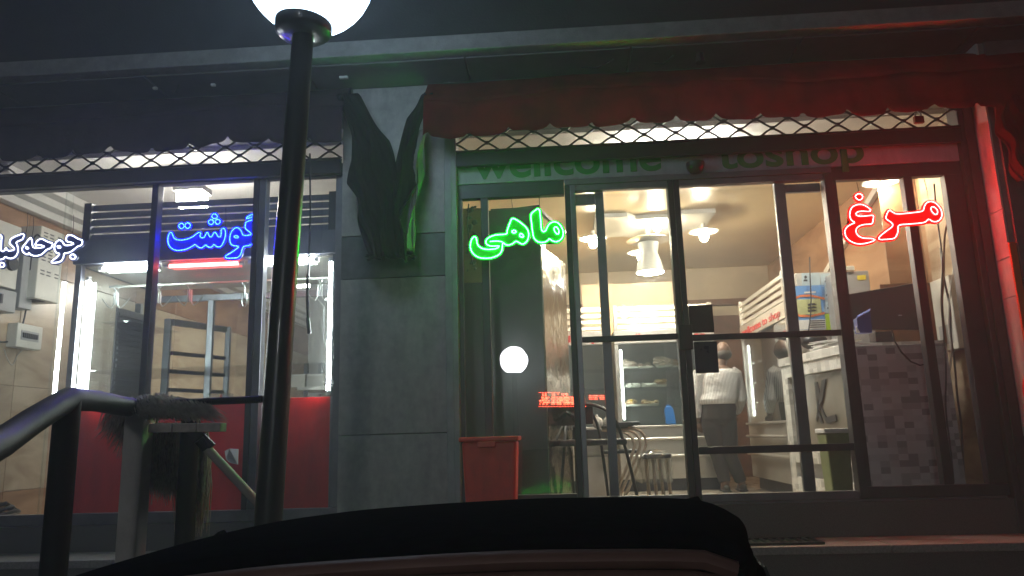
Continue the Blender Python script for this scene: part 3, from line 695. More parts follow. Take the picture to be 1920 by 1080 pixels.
for i, (px, py) in enumerate(((290, 166), (398, 176), (640, 143), (648, 150))):
    a = P(px, py, -.28)
    single('clip', MB().box(a.x-.016, a.x+.016, -.285, -.26, 2.672, 2.691), 'elbox', 'small pale cable clip on the dark soffit of the canopy', 'cable clip', group='pale cable clips on the soffit', bev=.003)
a = P(582, 250, -.12); c = P(580, 625, -.12)
k = thing('cord', 'black cord with a plug hanging in front of the display window beside the lamp post', 'cord', (c.x, -.12, c.z))
part('wire', MB().tube([(a.x, -.12, 2.15), P(582, 400, -.12), P(578, 520, -.12), P(577, 545, -.12)], .007, 6), 'black', k, smooth=True)
part('wire', MB().tube([P(577, 515, -.12), P(576, 560, -.12), P(578, 600, -.12)], .011, 8), 'black', k, smooth=True)
part('plug', MB().tube([P(577, 596, -.12), P(580, 626, -.12)], .014, 10), 'black', k, smooth=True)
a = P(1450, 1010, -.2)
g = thing('drain_grate', 'black iron drain grate lying on the entrance step', 'drain grate', (1.36, -.2, -.729))
x0, x1, y0, y1 = 1.05, 1.62, -.36, -.09
for bx in ((x0, x1, y0, y0+.02), (x0, x1, y1-.02, y1), (x0, x0+.02, y0+.021, y1-.021), (x1-.02, x1, y0+.021, y1-.021)): part('frame', MB().box(*bx, -.729, -.714), 'black', g)
f_ = None
for i in range(9):
    x = x0+.06+i*.055
    if f_ is None: f_ = part('bar', MB().box(x, x+.018, y0+.021, y1-.021, -.729, -.716), 'black', g); xx = x
    else: share(f_, g, (x-xx, 0, 0))
# red round thing at the right edge of the picture
a = P(1952, 735, -.3)
single('red_sign', MB().prism([a+Vector((.10*math.cos(t*math.pi/12), 0, .17*math.sin(t*math.pi/12))) for t in range(24)], (0, .03, 0)), 'red', 'red rounded board on the dark panel right of the pillar', 'board', bev=.006)

# ================================================================== DISPLAY CABINET (butcher's glass cabinet in the left window)
CX0, CX1, CY0, CY1 = -3.80, -1.675, .14, 1.25
cab = thing('display_cabinet', 'tall lit glass meat display cabinet with a red lower panel and slatted dark top', 'display cabinet', ((CX0+CX1)/2, .7, FL))
for x, y in ((CX0, CY0), (CX1-.05, CY0), (CX0, CY1-.05), (CX1-.05, CY1-.05)):
    part('corner_post', MB().box(x, x+.05, y, y+.05, FL+.002, 1.42), 'steel', cab, bev=.004)
part('base', MB().box(CX0+.02, CX1-.02, CY0+.03, CY1-.03, FL+.002, -.56), 'dark', cab)
part('lower_panel', MB().box(CX0+.051, CX1-.051, CY0+.06, CY0+.075, -.555, .325), 'red', cab, bev=.003)
part('lower_side', MB().box(CX1-.03, CX1-.012, CY0+.051, CY1-.051, -.555, .325), 'red', cab)
part('shelf_board', MB().box(CX0+.052, CX1-.052, CY0+.077, CY1-.052, .30, .326), 'bright', cab)
part('fascia', MB().box(CX0-.02, CX1+.0, CY0-.012, CY1, 1.425, 1.615), 'louver', cab, bev=.006)
part('top_post', MB().box(CX0+.03, CX0+.09, CY0, CY0+.06, 1.617, 1.93), 'dark', cab)
part('top_post', MB().box(CX1-.09, CX1-.03, CY0, CY0+.06, 1.617, 1.93), 'dark', cab)
f_ = None
for i in range(5):
    sl = MB().obox((CX0+.091, CY0+.03, 1.645+.062*i), (CX1-.091, CY0+.03, 1.645+.062*i), .012, .054, up=(0, .35, 1))
    if f_ is None: f_ = part('slat', sl, 'louver', cab, bev=.002)
    else: share(f_, cab, (0, 0, .062*i))
part('glass_pane', MB().box(CX0+.051, CX1-.051, CY0+.062, CY0+.068, .33, 1.41), 'cglass', cab)
part('glass_pane', MB().box(CX0+.012, CX0+.018, CY0+.051, CY1-.051, .33, 1.423), 'cglass', cab)
part('glass_shelf', MB().box(CX0+.06, CX1-.06, CY0+.10, CY1-.10, .585, .593), 'cglass', cab)
part('glass_shelf', MB().box(CX0+.055, CX0+.35, CY0+.30, CY1-.10, 1.0, 1.008), 'cglass', cab)
part('side_panel', MB().box(CX0+.06, CX0+.075, .62, 1.19, .335, 1.16), 'tv', cab, label='dark slatted inner side panel')
f_ = None
for i in range(16):
    if f_ is None: f_ = part('side_slat', MB().box(CX0+.0755, CX0+.088, .64, 1.17, .36, .385), 'tv', cab, bev=.002)
    else: share(f_, cab, (0, 0, .049*i))
for x in (P(262, 600, CY1).x, P(398, 600, CY1).x, P(476, 600, CY1).x):
    part('back_post', MB().box(x-.028, x+.028, CY1-.045, CY1-.005, .328, 1.30), 'steel', cab, bev=.003)
part('back_beam', MB().box(CX0+.052, CX1-.052, CY1-.044, CY1-.004, 1.302, 1.36), 'steel', cab, bev=.003)
# back door standing open
dA = Vector((P(316, 600, 1.3).x, 1.3, 0)); dB = dA+Vector((.30, .62, 0)); zt = 1.16
fr = part('back_door', MB().box(dA.x-.03, dA.x+.03, dA.y-.02, dA.y+.02, .33, zt), 'steel', cab, bev=.004)
part('door_rail', MB().obox(dA+Vector((.031, .02, zt-.03)), dB+Vector((-.02, -.02, zt-.03)), .035, .06), 'steel', fr, bev=.003)
part('door_rail', MB().obox(dA+Vector((.031, .02, .84)), dB+Vector((-.02, -.02, .84)), .03, .035), 'dark', fr)
part('door_rail', MB().obox(dA+Vector((.031, .02, .50)), dB+Vector((-.02, -.02, .50)), .03, .035), 'dark', fr)
part('door_stile', MB().box(dB.x-.025, dB.x+.025, dB.y-.02, dB.y+.02, .33, zt), 'steel', fr, bev=.004)
def fluo(pa, pb, m, r=.013):
    pa = Vector(pa); pb = Vector(pb); d = (pb-pa).normalized()
    t = part('fluorescent_tube', MB().tube([pa, pb], r, 10), m, cab, smooth=True)
    part('end_cap', MB().tube([pa-d*.035, pa-d*.001], r*1.15, 10), 'white', t, smooth=True)
    part('end_cap', MB().tube([pb+d*.001, pb+d*.035], r*1.15, 10), 'white', t, smooth=True)
fluo((P(166, 530, .165).x, .165, .36), (P(166, 530, .165).x, .165, 1.29), 'tubew', .018)
fluo((P(619, 600, .165).x, .165, .37), (P(621, 530, .165).x, .165, 1.36), 'tubew', .018)
zt = 1.385
fluo((P(194, 508, .165).x, .165, zt), (P(292, 505, .165).x, .165, zt), 'tubew', .018)
fluo((P(318, 503, .165).x, .165, zt), (P(448, 500, .165).x, .165, zt), 'tuber', .015)
fluo((P(474, 497, .165).x, .165, zt), (P(590, 494, .165).x, .165, zt), 'tubew', .018)
part('hook_rail', MB().tube([(CX0+.052, .52, 1.315), (CX1-.052, .52, 1.315)], .011, 8), 'bright', cab, smooth=True)
part('inner_soffit', MB().box(CX0+.052, CX1-.052, CY0+.04, CY1-.06, 1.412, 1.424), 'bright', cab)
def hook(px, lab, prongs=2, drop=.14):
    x = P(px, 530, .52).x; z = 1.302
    t = thing('meat_hook', lab, 'meat hook', (x, .52, z-drop-.06), group='steel hooks on the cabinet rail')
    part('loop', MB().tube([(x+.022*math.cos(a), .52, z+.004+.022*math.sin(a)) for a in [R(d) for d in range(-60, 241, 30)]]+[(x, .52, z-.03), (x, .52, z-drop)], .0055, 6), 'hook', t, smooth=True)
    if prongs:
        for s in (-1, 1):
            part('prong', MB().tube([(x+s*.018, .52, z-.04), (x+s*.018, .52, z-drop), (x+s*.04, .52, z-drop-.03), (x+s*.075, .52, z-drop-.005), (x+s*.12, .52, z-drop+.055)], [.0055, .0055, .0055, .005, .003], 6), 'hook', t, smooth=True)
    else:
        part('ring', MB().tube([(x+.022*math.cos(R(d)), .52, z-drop-.02+.06*math.sin(R(d))) for d in range(0, 361, 24)], .006, 6), 'hook', t, smooth=True)
hook(220, 'leftmost steel meat hook under the first white tube'); hook(299, 'steel meat hook hanging behind the dark mullion'); hook(357, 'steel meat hook lit red under the red tube')
hook(460, 'oval steel meat hook at the right end of the red tube', 0, .12); hook(600, 'steel meat hook right of the lamp post')
x = P(608, 560, .6).x
single('hook_rod', MB().tube([(x-.07, .6, 1.17), (x, .6, 1.09), (x+.005, .6, .80), (x+.03, .6, .74)], .005, 6), 'hook', 'long thin steel rod with a bent end hanging near the right tube', 'hook rod', smooth=True)
tb = thing('plastic_tub', 'clear plastic tub with a red tag on the cabinet floor', 'plastic tub', (P(412, 742, .55).x, .55, .327))
a = P(412, 742, .55).x
part('tub', tap(a-.09, a+.09, .49, .62, .327, .40, .01), 'bag', tb, bev=.01)
part('tag', MB().box(a+.03, a+.05, .486, .489, .36, .385), 'rtext', tb)
# paper on the red panel
pz = P(436, 856, .13)
single('paper_sheet', MB().prism([P(421, 846, .125), P(430, 841, .10), P(447, 842, .125), P(446, 871, .125), P(432, 868, .115), P(424, 862, .125)], (0, .003, 0)), 'paper', 'crumpled white paper stuck on the red cabinet panel', 'paper')

# ---- left wall: boxes, breaker panel
def wallbox(name, label, cat, px0, px1, pt, pb, dep, m):
    """box on the left wall (x = -4.85) between two photo columns, top and bottom rows taken at its near edge"""
    xf = -4.85+dep
    y0 = PX(px0, (pt+pb)/2, xf).y; y1 = PX(px1, (pt+pb)/2, xf).y
    z1 = PX(px0, pt, xf).z; z0 = PX(px0, pb, xf).z
    t = thing(name, label, cat, (-4.85, (y0+y1)/2, z0))
    part('body', MB().box(-4.848, xf, y0, y1, z0, z1), m, t, bev=.008)
    return t, xf, y0, y1, z0, z1
t, xf, y0, y1, z0, z1 = wallbox('stabilizer_box', 'white slotted electric box on the beige wall behind the white letter sign', 'electric box', 72, 117, 420, 560, .20, 'elbox')
f_ = None
for c in range(3):
    for i in range(13):
        y = y0+(y1-y0)*(.12, .38, .72)[c]; z = z1-.06-i*.032
        sl = MB().box(xf-.002, xf+.003, y, y+(y1-y0)*.16, z, z+.011)
        if i in (9, 10): continue
        if f_ is None: f_ = part('slot', sl, 'ink', t); o0 = (y, z)
        else: share(f_, t, (0, y-o0[0], z-o0[1]))
part('display', MB().box(xf-.15, xf-.04, y0+.05, y0+.2, z0-.004, z0-.0005), 'ink', t)
t, xf, y0, y1, z0, z1 = wallbox('conduit_box', 'narrow dark grey box left of the white slotted box', 'electric box', 42, 66, 440, 578, .12, 'grbox')
part('socket', MB().box(xf, xf+.02, y0+.08, y0+.2, z1-.3, z1-.12), 'ink', t, bev=.004)
t, xf, y0, y1, z0, z1 = wallbox('meter_box', 'upper grey electric meter box at the left edge of the window', 'meter box', -30, 38, 400, 528, .12, 'elbox')
part('knob', MB().tube([(xf, PX(20, 495, xf).y, PX(20, 495, xf).z), (xf+.03, PX(20, 495, xf).y, PX(20, 495, xf).z)], .06, 16), 'ink', t, smooth=True)
t, xf, y0, y1, z0, z1 = wallbox('meter_box', 'lower grey electric meter box at the left edge of the window', 'meter box', -30, 32, 532, 575, .13, 'grbox')
part('latch', MB().box(xf, xf+.012, PX(0, 555, xf).y, PX(4, 555, xf).y, z0+.06, z0+.14), 'ink', t)
t, xf, y0, y1, z0, z1 = wallbox('breaker_panel', 'small white breaker panel with a row of switches low on the beige wall', 'breaker panel', 32, 80, 604, 650, .10, 'elbox')
part('window', MB().box(xf-.001, xf+.004, y0+(y1-y0)*.15, y1-(y1-y0)*.15, z0+(z1-z0)*.32, z0+(z1-z0)*.72), 'grbox', t, bev=.003)
f_ = None
for i in range(8):
    ya = y0+(y1-y0)*(.2+.075*i); sl = MB().box(xf+.0045, xf+.014, ya, ya+(y1-y0)*.055, z0+(z1-z0)*.42, z0+(z1-z0)*.62)
    if f_ is None: f_ = part('switch', sl, 'ink', t); s0_ = ya
    else: share(f_, t, (0, ya-s0_, 0))
wc = lambda l: [PX(x, y, -4.83) for x, y in l]
single('wall_cable', MB().tube(smoothline(wc([(62, 470), (55, 520), (50, 580), (40, 620), (22, 640), (2, 642), (-20, 636)]), False, 2), .007, 6), 'blackpl', 'thin dark cable on the beige wall below the meter boxes', 'cable', smooth=True)
single('wall_cable', MB().tube(smoothline([PX(x, y, -4.66) for x, y in [(60, 452), (70, 437), (76, 446), (86, 438), (92, 446), (90, 455)]], False, 2), .008, 6), 'blackpl', 'tangled cable on top of the white slotted electric box', 'cable', smooth=True)
single('wall_cable', MB().tube(smoothline(wc([(8, 655), (14, 675), (24, 688), (32, 665), (44, 655)]), False, 2), .005, 6), 'dirty', 'thin grey cable looped below the breaker panel', 'cable', smooth=True)
hp = []
for i in range(90):
    a_ = i*.42; hp.append((-4.5+.16*math.cos(a_)+.02*math.sin(a_*.31), .42+.15*math.sin(a_)+.02*math.cos(i*.7), FL+.03+.0024*i+.012*math.sin(i*1.7)))
single('hose_coil', MB().tube(hp, .016, 7), 'blackpl', 'coil of dark hose on the floor behind the left window', 'hose', smooth=True)

# ---- things seen through the cabinet
tbx = P(585, 712, 2.5)
tt = thing('steel_table', 'steel work table behind the display cabinet', 'table', (-2.1, 2.6, FL))
part('tabletop', MB().box(-2.75, -1.5, 2.3, 2.9, .52, .56), 'bright', tt, bev=.004)
for x, y in ((-2.7, 2.35), (-1.6, 2.35), (-2.7, 2.82), (-1.6, 2.82)): part('leg', MB().box(x, x+.04, y, y+.04, FL+.002, .518), 'steel', tt)
for i, (px0, px1, h, lab) in enumerate(((548, 577, .20, 'left white carton on the steel table behind the cabinet'), (579, 612, .18, 'right white carton on the steel table behind the cabinet'))):
    xa = P(px0, 680, 2.45).x; xb = P(px1, 680, 2.45).x
    k = thing('carton', lab, 'carton', ((xa+xb)/2, 2.5, .562))
    part('body', MB().box(xa, xb-.01, 2.4, 2.65, .562, .562+h), 'dirty', k, bev=.003)
    part('flap', MB().box(xa+.01, xb-.02, 2.39, 2.398, .562+h*.62, .562+h*.95), 'paper', k)

# ================================================================== INTERIOR LAMPS
def lampbox(label, x0, x1, y0, y1, z, m='panelw', h=.05):
    t = thing('ceiling_lamp', label, 'ceiling lamp', ((x0+x1)/2, (y0+y1)/2, z-.05))
    part('housing', MB().box(x0-.02, x1+.02, y0-.02, y1+.02, z-.005, z+.045), 'white', t, bev=.004)
    part('tube', MB().box(x0, x1, y0, y1, z-h, z-.006), m, t, bev=.012)
    return t
a = P(360, 371, .62)
lampbox('bright white lamp on the ceiling above the display cabinet', a.x-.11, a.x+.11, .55, .70, a.z+.05, h=.14)
lampbox('white ceiling lamp deep in the left room', -3.6, -2.4, 4.2, 4.32, 2.09)
lampbox('white tube lamp on the ceiling behind the right shutter', .55, 1.55, .62, .74, 2.31)
rs = thing('ceiling_rosette', 'dropped white ceiling panel with cut corners and bare bulbs', 'ceiling panel', (1.1, 2.9, 2.2))
pl = [(.45, 2.5), (.8, 2.5), (.9, 2.62), (1.25, 2.62), (1.35, 2.5), (1.75, 2.5), (1.75, 3.15), (1.55, 3.15), (1.5, 3.35), (1.3, 3.35), (1.2, 3.5), (.95, 3.5), (.85, 3.35), (.5, 3.35), (.45, 3.2)]
part('panel', MB().prism([(x, y, 2.30) for x, y in pl], (0, 0, .05)), 'white', rs, bev=.006)
part('panel_edge', MB().prism([(1.1+(x-1.1)*1.03, 3+(y-3)*1.04, 2.352) for x, y in pl], (0, 0, .007)), 'plaster', rs)
def bulb(px, py, Y, lab, saucer=True, r=.05):
    a = P(px, py, Y)
    t = thing('bulb_lamp', lab, 'bulb', (a.x, Y, a.z-.06), group=None)
    part('bulb', MB().ball((a.x, Y, a.z), r, 14, sz=1.25), 'bulb', t, smooth=True)
    part('socket', MB().tube([(a.x, Y, a.z+r*1.1), (a.x, Y, min(2.352, a.z+r*1.1+.09))], .024, 12), 'white', t, smooth=True)
    if saucer: part('saucer', MB().lathe([(.03, a.z+.075), (.15, a.z+.048), (.165, a.z+.055), (.15, a.z+.066), (.04, a.z+.09)], (a.x, Y, 0), 24), 'white', t, smooth=True)
bulb(1112, 456, 2.9, 'bare bulb at the left of the dropped ceiling panel')
bulb(1203, 482, 3.25, 'bare bulb half hidden behind the metal pendant lamp')
bulb(1232, 424, 2.75, 'bare bulb above the metal pendant lamp')
bulb(1320, 443, 2.75, 'bare bulb at the right of the dropped ceiling panel')
bulb(1655, 352, .85, 'bright bulb above the counter behind the red letter sign', True, .035)
pn = thing('pendant_lamp', 'metal pendant lamp with a waisted shade under a round plate', 'pendant lamp', (P(1217, 512, 3.0).x, 3.0, P(1220, 512, 3).z))
cx = P(1217, 480, 3.).x; z0 = P(1217, 511, 3.).z; z1 = P(1217, 456, 3.).z
part('shade', MB().lathe([(.165, z0), (.155, z0+.02), (.135, z0+.12), (.105, z0+.205), (.100, z0+.22), (.115, z0+.30), (.12, z1)], (cx, 3, 0), 28), 'grbox', pn, smooth=True)
part('lens', MB().lathe([(.15, z0-.004), (.12, z0-.012)], (cx, 3, 0), 28), 'panelw', pn)
part('plate', MB().lathe([(.22, z1+.02), (.25, z1+.032), (.22, z1+.05)], (cx, 3, 0), 28), 'bright', pn, smooth=True)
part('stem', MB().tube([(cx, 3, z1), (cx, 3, 2.30)], .02, 8), 'white', pn)
a = P(1174, 590, 3.62)
k = thing('bulb_lamp', 'yellow bulb glowing on the back wall above the display fridge', 'bulb', (a.x, 3.9, a.z-.1))
part('bulb', MB().ball((a.x, 3.9, a.z+.05), .05, 12), 'yellow', k, smooth=True)
part('socket', MB().tube([(a.x, 3.9, a.z+.10), (a.x, 3.9, a.z+.16)], .026, 10), 'white', k)
part('arm', MB().obox((a.x, 3.9, a.z+.165), (a.x, 4.2, a.z+.165), .03, .01), 'white', k)
part('mount', MB().box(a.x-.5, a.x+.8, 4.2, 4.24, a.z-.2, a.z+.5), 'wallp', k)

# ================================================================== FRIDGES
def fridge(label, Wd, Dp, word, wpos):
    """built at the world position of its left front bottom corner, front towards -y"""
    ox, oy = wpos; f0 = FL
    t = thing('display_fridge', label, 'display fridge', (ox, oy, f0), group='stainless display fridges with slatted tops')
    X0, X1 = ox, ox+Wd
    part('plinth', MB().box(X0+.03, X1-.03, oy+.06, oy+Dp, f0+.002, f0+.13), 'dark', t)
    part('lower_panel', MB().box(X0, X1, oy, oy+.03, f0+.135, f0+.70), 'bright', t, bev=.004)
    part('lower_body', MB().box(X0, X1, oy+.031, oy+Dp, f0+.135, f0+.69), 'bright', t)
    part('shelf_top', MB().box(X0-.002, X1+.002, oy-.03, oy+.05, f0+.702, f0+.725), 'bright', t, bev=.005)
    for h in (.385, .575): part('bar_handle', MB().tube([(X0+.06, oy-.04, f0+h), (X1-.06, oy-.04, f0+h)], .017, 10), 'bright', t, smooth=True)
    for x in (X0, X1-.045): part('stile', MB().box(x, x+.045, oy, oy+.05, f0+.727, f0+1.66), 'bright', t, bev=.004)
    part('side_panel', MB().box(X0, X0+.02, oy+.052, oy+Dp, f0+.695, f0+1.82), 'bright', t)
    part('side_panel', MB().box(X1-.02, X1, oy+.052, oy+Dp, f0+.695, f0+1.82), 'bright', t)
    part('back_panel', MB().box(X0+.021, X1-.021, oy+Dp-.02, oy+Dp, f0+.695, f0+1.82), 'grbox', t)
    fa = part('fascia', MB().box(X0, X1, oy-.005, oy+.04, f0+1.665, f0+1.82), 'bright', t, bev=.004)
    part('roof_panel', MB().box(X0, X1, oy+.041, oy+Dp, f0+1.79, f0+1.82), 'bright', t)
    for x in (X0+.005, X1-.055): part('top_post', MB().box(x, x+.05, oy, oy+.05, f0+1.822, f0+2.12), 'bright', t, bev=.003)
    f_ = None
    for i in range(4):
        s_ = MB().obox((X0+.056, oy+.025, f0+1.86+.072*i), (X1-.056, oy+.025, f0+1.86+.072*i), .012, .058, up=(0, .4, 1))
        if f_ is None: f_ = part('slat', s_, 'bright', t, bev=.002)
        else: share(f_, t, (0, 0, .072*i))
    part('glass_door', MB().box(X0+.046, X1-.046, oy+.012, oy+.018, f0+.728, f0+1.66), 'mglass', t)
    for h in (.94, 1.16, 1.38): part('shelf', MB().box(X0+.03, X1-.03, oy+.08, oy+Dp-.03, f0+h, f0+h+.008), 'cglass', t)
    part('tube_light', MB().tube([(X0+.075, oy+.06, f0+.80), (X0+.075, oy+.06, f0+1.60)], .013, 8), 'cool', t, smooth=True)
    text('lettering', word, 'rtext', fa, X0+Wd*.06, oy-.006, f0+1.70, Wd*.86, .105, bold=.012)
    return t
fridge('wide display fridge with red welcome lettering behind the man', 1.15, .6, 'wellcom to shop', (.64, 3.3))
fridge('narrow display fridge with red shop lettering left of the wide fridge', .92, .6, 'to shop', (-.36, 3.28))
fR = fridge('tall display fridge along the right wall with posters on its side', 1.78, .62, 'wellcome to shop', (2.12, 3.42))
fR.rotation_euler = (0, 0, R(-90))
trs = []
for i, (px, py, Y, w_, col, lab) in enumerate(((1180, 690, 3.55, .10, 'food2', 'large wrapped chicken tray at the left of the top fridge shelf'), (1210, 694, 3.55, .09, 'food2', 'small white tray second on the top fridge shelf'), (1244, 690, 3.5, .095, 'food2', 'upright wrapped pack third on the top fridge shelf'), (1268, 690, 3.6, .06, 'food1', 'pack at the right end of the top fridge shelf'),
        (1187, 731, 3.5, .09, 'foam', 'flat white tray at the left of the middle fridge shelf'), (1217, 731, 3.5, .09, 'foam', 'flat white tray right of centre on the middle fridge shelf'), (1240, 727, 3.55, .065, 'food1', 'small pack beside the price rail on the middle fridge shelf'), (1188, 766, 3.5, .105, 'food1', 'oval tray of chicken with a yellow garnish on the bottom fridge shelf'), (1218, 765, 3.5, .105, 'food1', 'oval tray of brown meat right of the garnished tray'))):
    a = P(px, py, Y); zs = FL+(1.388, 1.388, 1.388, 1.388, 1.168, 1.168, 1.168, .948, .948)[i]+.001
    t = thing('food_tray', lab, 'food tray', (a.x, Y, zs), group='wrapped food trays in the display fridge')
    hh = (.12, .05, .17, .10, .03, .02, .09, .06, .055)[i]
    part('tray', tap(a.x-w_, a.x+w_, Y-.06, Y+.06, zs, zs+.025, .015), 'foam', t, bev=.004)
    mb = MB(); rr = random.Random(i)
    for j in range(9): mb.ball((a.x+rr.uniform(-.75, .75)*w_, Y+rr.uniform(-.035, .035), zs+.025+rr.random()*hh*.6), .02+.3*hh*.5, 7, 1.3, 1, .8)
    part('food', mb, col, t, smooth=True)
    if i == 7: part('garnish', MB().ball((a.x-.02, Y-.05, zs+.07), .018, 7, 1.4, 1, .7), mat('yellow_garnish', (.8, .5, .03), .5), t)
a = P(1258, 803, 3.26)
k = thing('blue_pouch', 'upright blue plastic pouch standing on the fridge ledge', 'pouch', (a.x, 3.285, FL+.727))
part('body', MB().prism([(a.x-.05, 3.272, FL+.728), (a.x+.065, 3.272, FL+.728), (a.x+.045, 3.278, FL+.90), (a.x+.02, 3.28, FL+.935), (a.x-.035, 3.28, FL+.935), (a.x-.055, 3.278, FL+.90)], (0, .03, 0)), 'blue_pl', k, bev=.008)
part('seam', MB().box(a.x-.03, a.x+.018, 3.288, 3.298, FL+.936, FL+.95), 'blue_pl', k, bev=.002)

# posters and cards on the side of the right fridge (plane y = 1.638)
ys = 1.634
def sheet(name, lab, cat, pts, m, grp=None, y=ys):
    return single(name, MB().prism([P(x, q, y) for x, q in pts], (0, .0025, 0)), m, lab, cat, grp)
po = thing('poster', 'blue poster with an orange arc and small print on the fridge side', 'poster', P(1512, 620, ys))
pf = lambda pts, m, nm, dy: part(nm, MB().prism([P(x, q, ys-dy) for x, q in pts], (0, .002, 0)), m, po)
pf([(1478, 537), (1546, 534), (1549, 617), (1484, 620)], 'pblue', 'sheet', 0)
pf([(1483, 601), (1548, 598), (1549, 616), (1484, 619)], 'paper', 'white_block', .004)
pf([(1487, 562), (1538, 560), (1541, 588), (1490, 591)], 'pimg', 'picture', .004)
arc1 = [(1483, 560), (1500, 553), (1520, 552), (1546, 558), (1546, 562), (1520, 556), (1500, 557), (1483, 565)]
pf(arc1, 'porange', 'arc', .007); pf([(x, 1150-q-3) for x, q in reversed(arc1)], 'porange', 'arc', .007)
for i in range(4): pf([(1518, 601+i*4), (1547, 600+i*4), (1547, 601.5+i*4), (1518, 602.5+i*4)], 'ink', 'text_line', .008)
for i in range(3): pf([(1514, 570+i*6), (1526, 568+i*6), (1532, 571+i*6), (1516, 573.5+i*6)], 'ink', 'picture_mark', .008)
pf([(1508, 547), (1530, 546), (1530, 549), (1508, 550)], 'paper', 'heading', .005)
for i, (pts, lab) in enumerate((([(1503, 512), (1537, 511), (1538, 535), (1504, 536)], 'pale blue card with a small portrait above the poster'),
                                ([(1538, 513), (1560, 512), (1562, 537), (1540, 538)], 'pale blue portrait card right of the poster, topmost of three'),
                                ([(1540, 540), (1563, 538), (1564, 562), (1542, 563)], 'pale blue portrait card right of the poster, middle of three'),
                                ([(1543, 564), (1564, 563), (1566, 586), (1545, 587)], 'pale blue portrait card right of the poster, lowest of three'))):
    c = thing('portrait_card', lab, 'card', P(*pts[3], ys), group='portrait cards on the fridge side')
    part('card', MB().prism([P(x, q, ys) for x, q in pts], (0, .0025, 0)), 'bluepaper', c)
    cx = sum(p[0] for p in pts)/4-(5 if i == 0 else 0)*2; cyy = sum(p[1] for p in pts)/4-4
    part('portrait', MB().prism([P(cx+2.6*math.cos(a_*.785), cyy+3*math.sin(a_*.785), ys-.003) for a_ in range(8)]+[], (0, .002, 0)), 'ink', c)
    part('portrait_body', MB().prism([P(cx-4, cyy+8, ys-.003), P(cx-3, cyy+4.5, ys-.003), P(cx+3, cyy+4.5, ys-.003), P(cx+4, cyy+8, ys-.003)], (0, .002, 0)), 'ink', c)
lc = thing('lime_card', 'lime green card under the portrait cards', 'card', P(1557, 620, ys))
part('card', MB().prism([P(x, q, ys) for x, q in ((1546, 589), (1568, 588), (1570, 621), (1549, 622))], (0, .0025, 0)), 'lime', lc)
part('black_mark', MB().prism([P(x, q, ys-.003) for x, q in ((1559, 588), (1566, 588), (1567, 601), (1560, 599))], (0, .002, 0)), 'ink', lc)
wb = thing('white_box', 'white box standing on top of the tall fridge', 'box', (2.42, 1.9, FL+1.822))
part('body', MB().box(2.26, 2.66, 1.68, 2.1, FL+1.822, FL+2.09), 'elbox', wb, bev=.008)
part('label_plate', MB().box(2.52, 2.62, 1.676, 1.679, FL+1.98, FL+2.03), 'dirty', wb)
single('hanging_cable', MB().tube([P(1518, 482, 1.60), P(1519, 520, 1.60), P(1521, 560, 1.60), P(1520, 590, 1.60), P(1516, 620, 1.60)], .006, 6), 'blackpl', 'thin black cable hanging down over the poster', 'cable', smooth=True)
gb = thing('grey_cabinet', 'grey metal cabinet with a yellow sticker behind the monitor', 'cabinet', (2.78, 1.55, .6))
part('body', MB().box(2.50, 2.80, 1.35, 1.60, FL+.002, P(1600, 508, 1.35).z), 'grbox', gb, bev=.008)
part('sticker', MB().prism([P(x, q, 1.345) for x, q in ((1607, 517), (1623, 515), (1624, 524), (1608, 525))], (0, .002, 0)), mat('yellow_sticker', (.75, .6, .05), .5), gb)
part('socket', MB().box(P(1583, 505, 1.35).x, P(1600, 505, 1.35).x, 1.32, 1.349, P(1590, 508, 1.35).z, P(1590, 500, 1.35).z), 'elbox', gb, bev=.003)

# ================================================================== COUNTER
A = Vector((2.165, .27, 0)); Bf = Vector((1.99, 1.5, 0)); Cn = Vector((2.84, .27, 0)); Df = Vector((2.48, 1.5, 0))
ct = thing('shop_counter', 'shop counter clad in grey mosaic laminate with a logo panel on its side', 'counter', (2.4, .9, FL))
part('front_panel', MB().box(A.x+.012, Cn.x, .262, .285, FL+.002, .575), 'mosaic', ct, bev=.002)
part('body', MB().prism([(A.x+.06, .287, FL+.004), (Cn.x-.01, .287, FL+.004), (Df.x, 1.49, FL+.004), (Bf.x+.06, 1.49, FL+.004)], (0, 0, 1.17)), 'grbox', ct)
part('top_slab', MB().prism([(A.x-.015, .255, .535), (A.x+.01, .255, .535), (A.x+.01, .259, .535), (Df.x, 1.51, .535), (Bf.x-.015, 1.51, .535)], (0, 0, .07)), 'mosw', ct, bev=.003)
part('top_board', MB().prism([(A.x+.015, .30, .578), (Cn.x, .30, .578), (Df.x+.02, 1.5, .578), (Df.x+.004, 1.5, .578)], (0, 0, .024)), 'mosw', ct)
dv = (Bf-A).normalized(); nl = Vector((-dv.y, dv.x, 0))           # nl points to the left, out of the side panel
def sp(s_, z, off=0): p = A+dv*s_+nl*off; return Vector((p.x, p.y, z))
Ls = (Bf-A).length
def side(name, s0, s1, z0, z1, off, th, m, **k): return part(name, MB().prism([sp(s0, z0, off), sp(s1, z0, off), sp(s1, z1, off), sp(s0, z1, off)], nl*-th), m, ct, **k)
side('side_frame', 0, .11, FL+.002, .533, .0, .05, 'mosw', bev=.003); side('side_frame', Ls-.11, Ls, FL+.002, .533, .0, .05, 'mosw', bev=.003)
side('side_frame', .112, Ls-.112, .43, .533, .0, .05, 'mosw', bev=.003); side('side_frame', .112, Ls-.112, FL+.002, -.42, .0, .05, 'mosw', bev=.003)
side('side_frame', .112, Ls-.112, -.30, -.20, .0, .045, 'mosw', bev=.003)
side('side_panel', .112, Ls-.112, -.197, .428, -.035, .012, mat('glossy_taupe_panel', (.23, .2, .155), .2), label='recessed glossy panel')
def onside(px, py, off=-.028):
    o = A+nl*off; d = _fw + RT*((px-960)/F_PX) - UP*((py-540)/F_PX); t_ = (o-CAM).dot(nl)/d.dot(nl); return CAM+d*t_
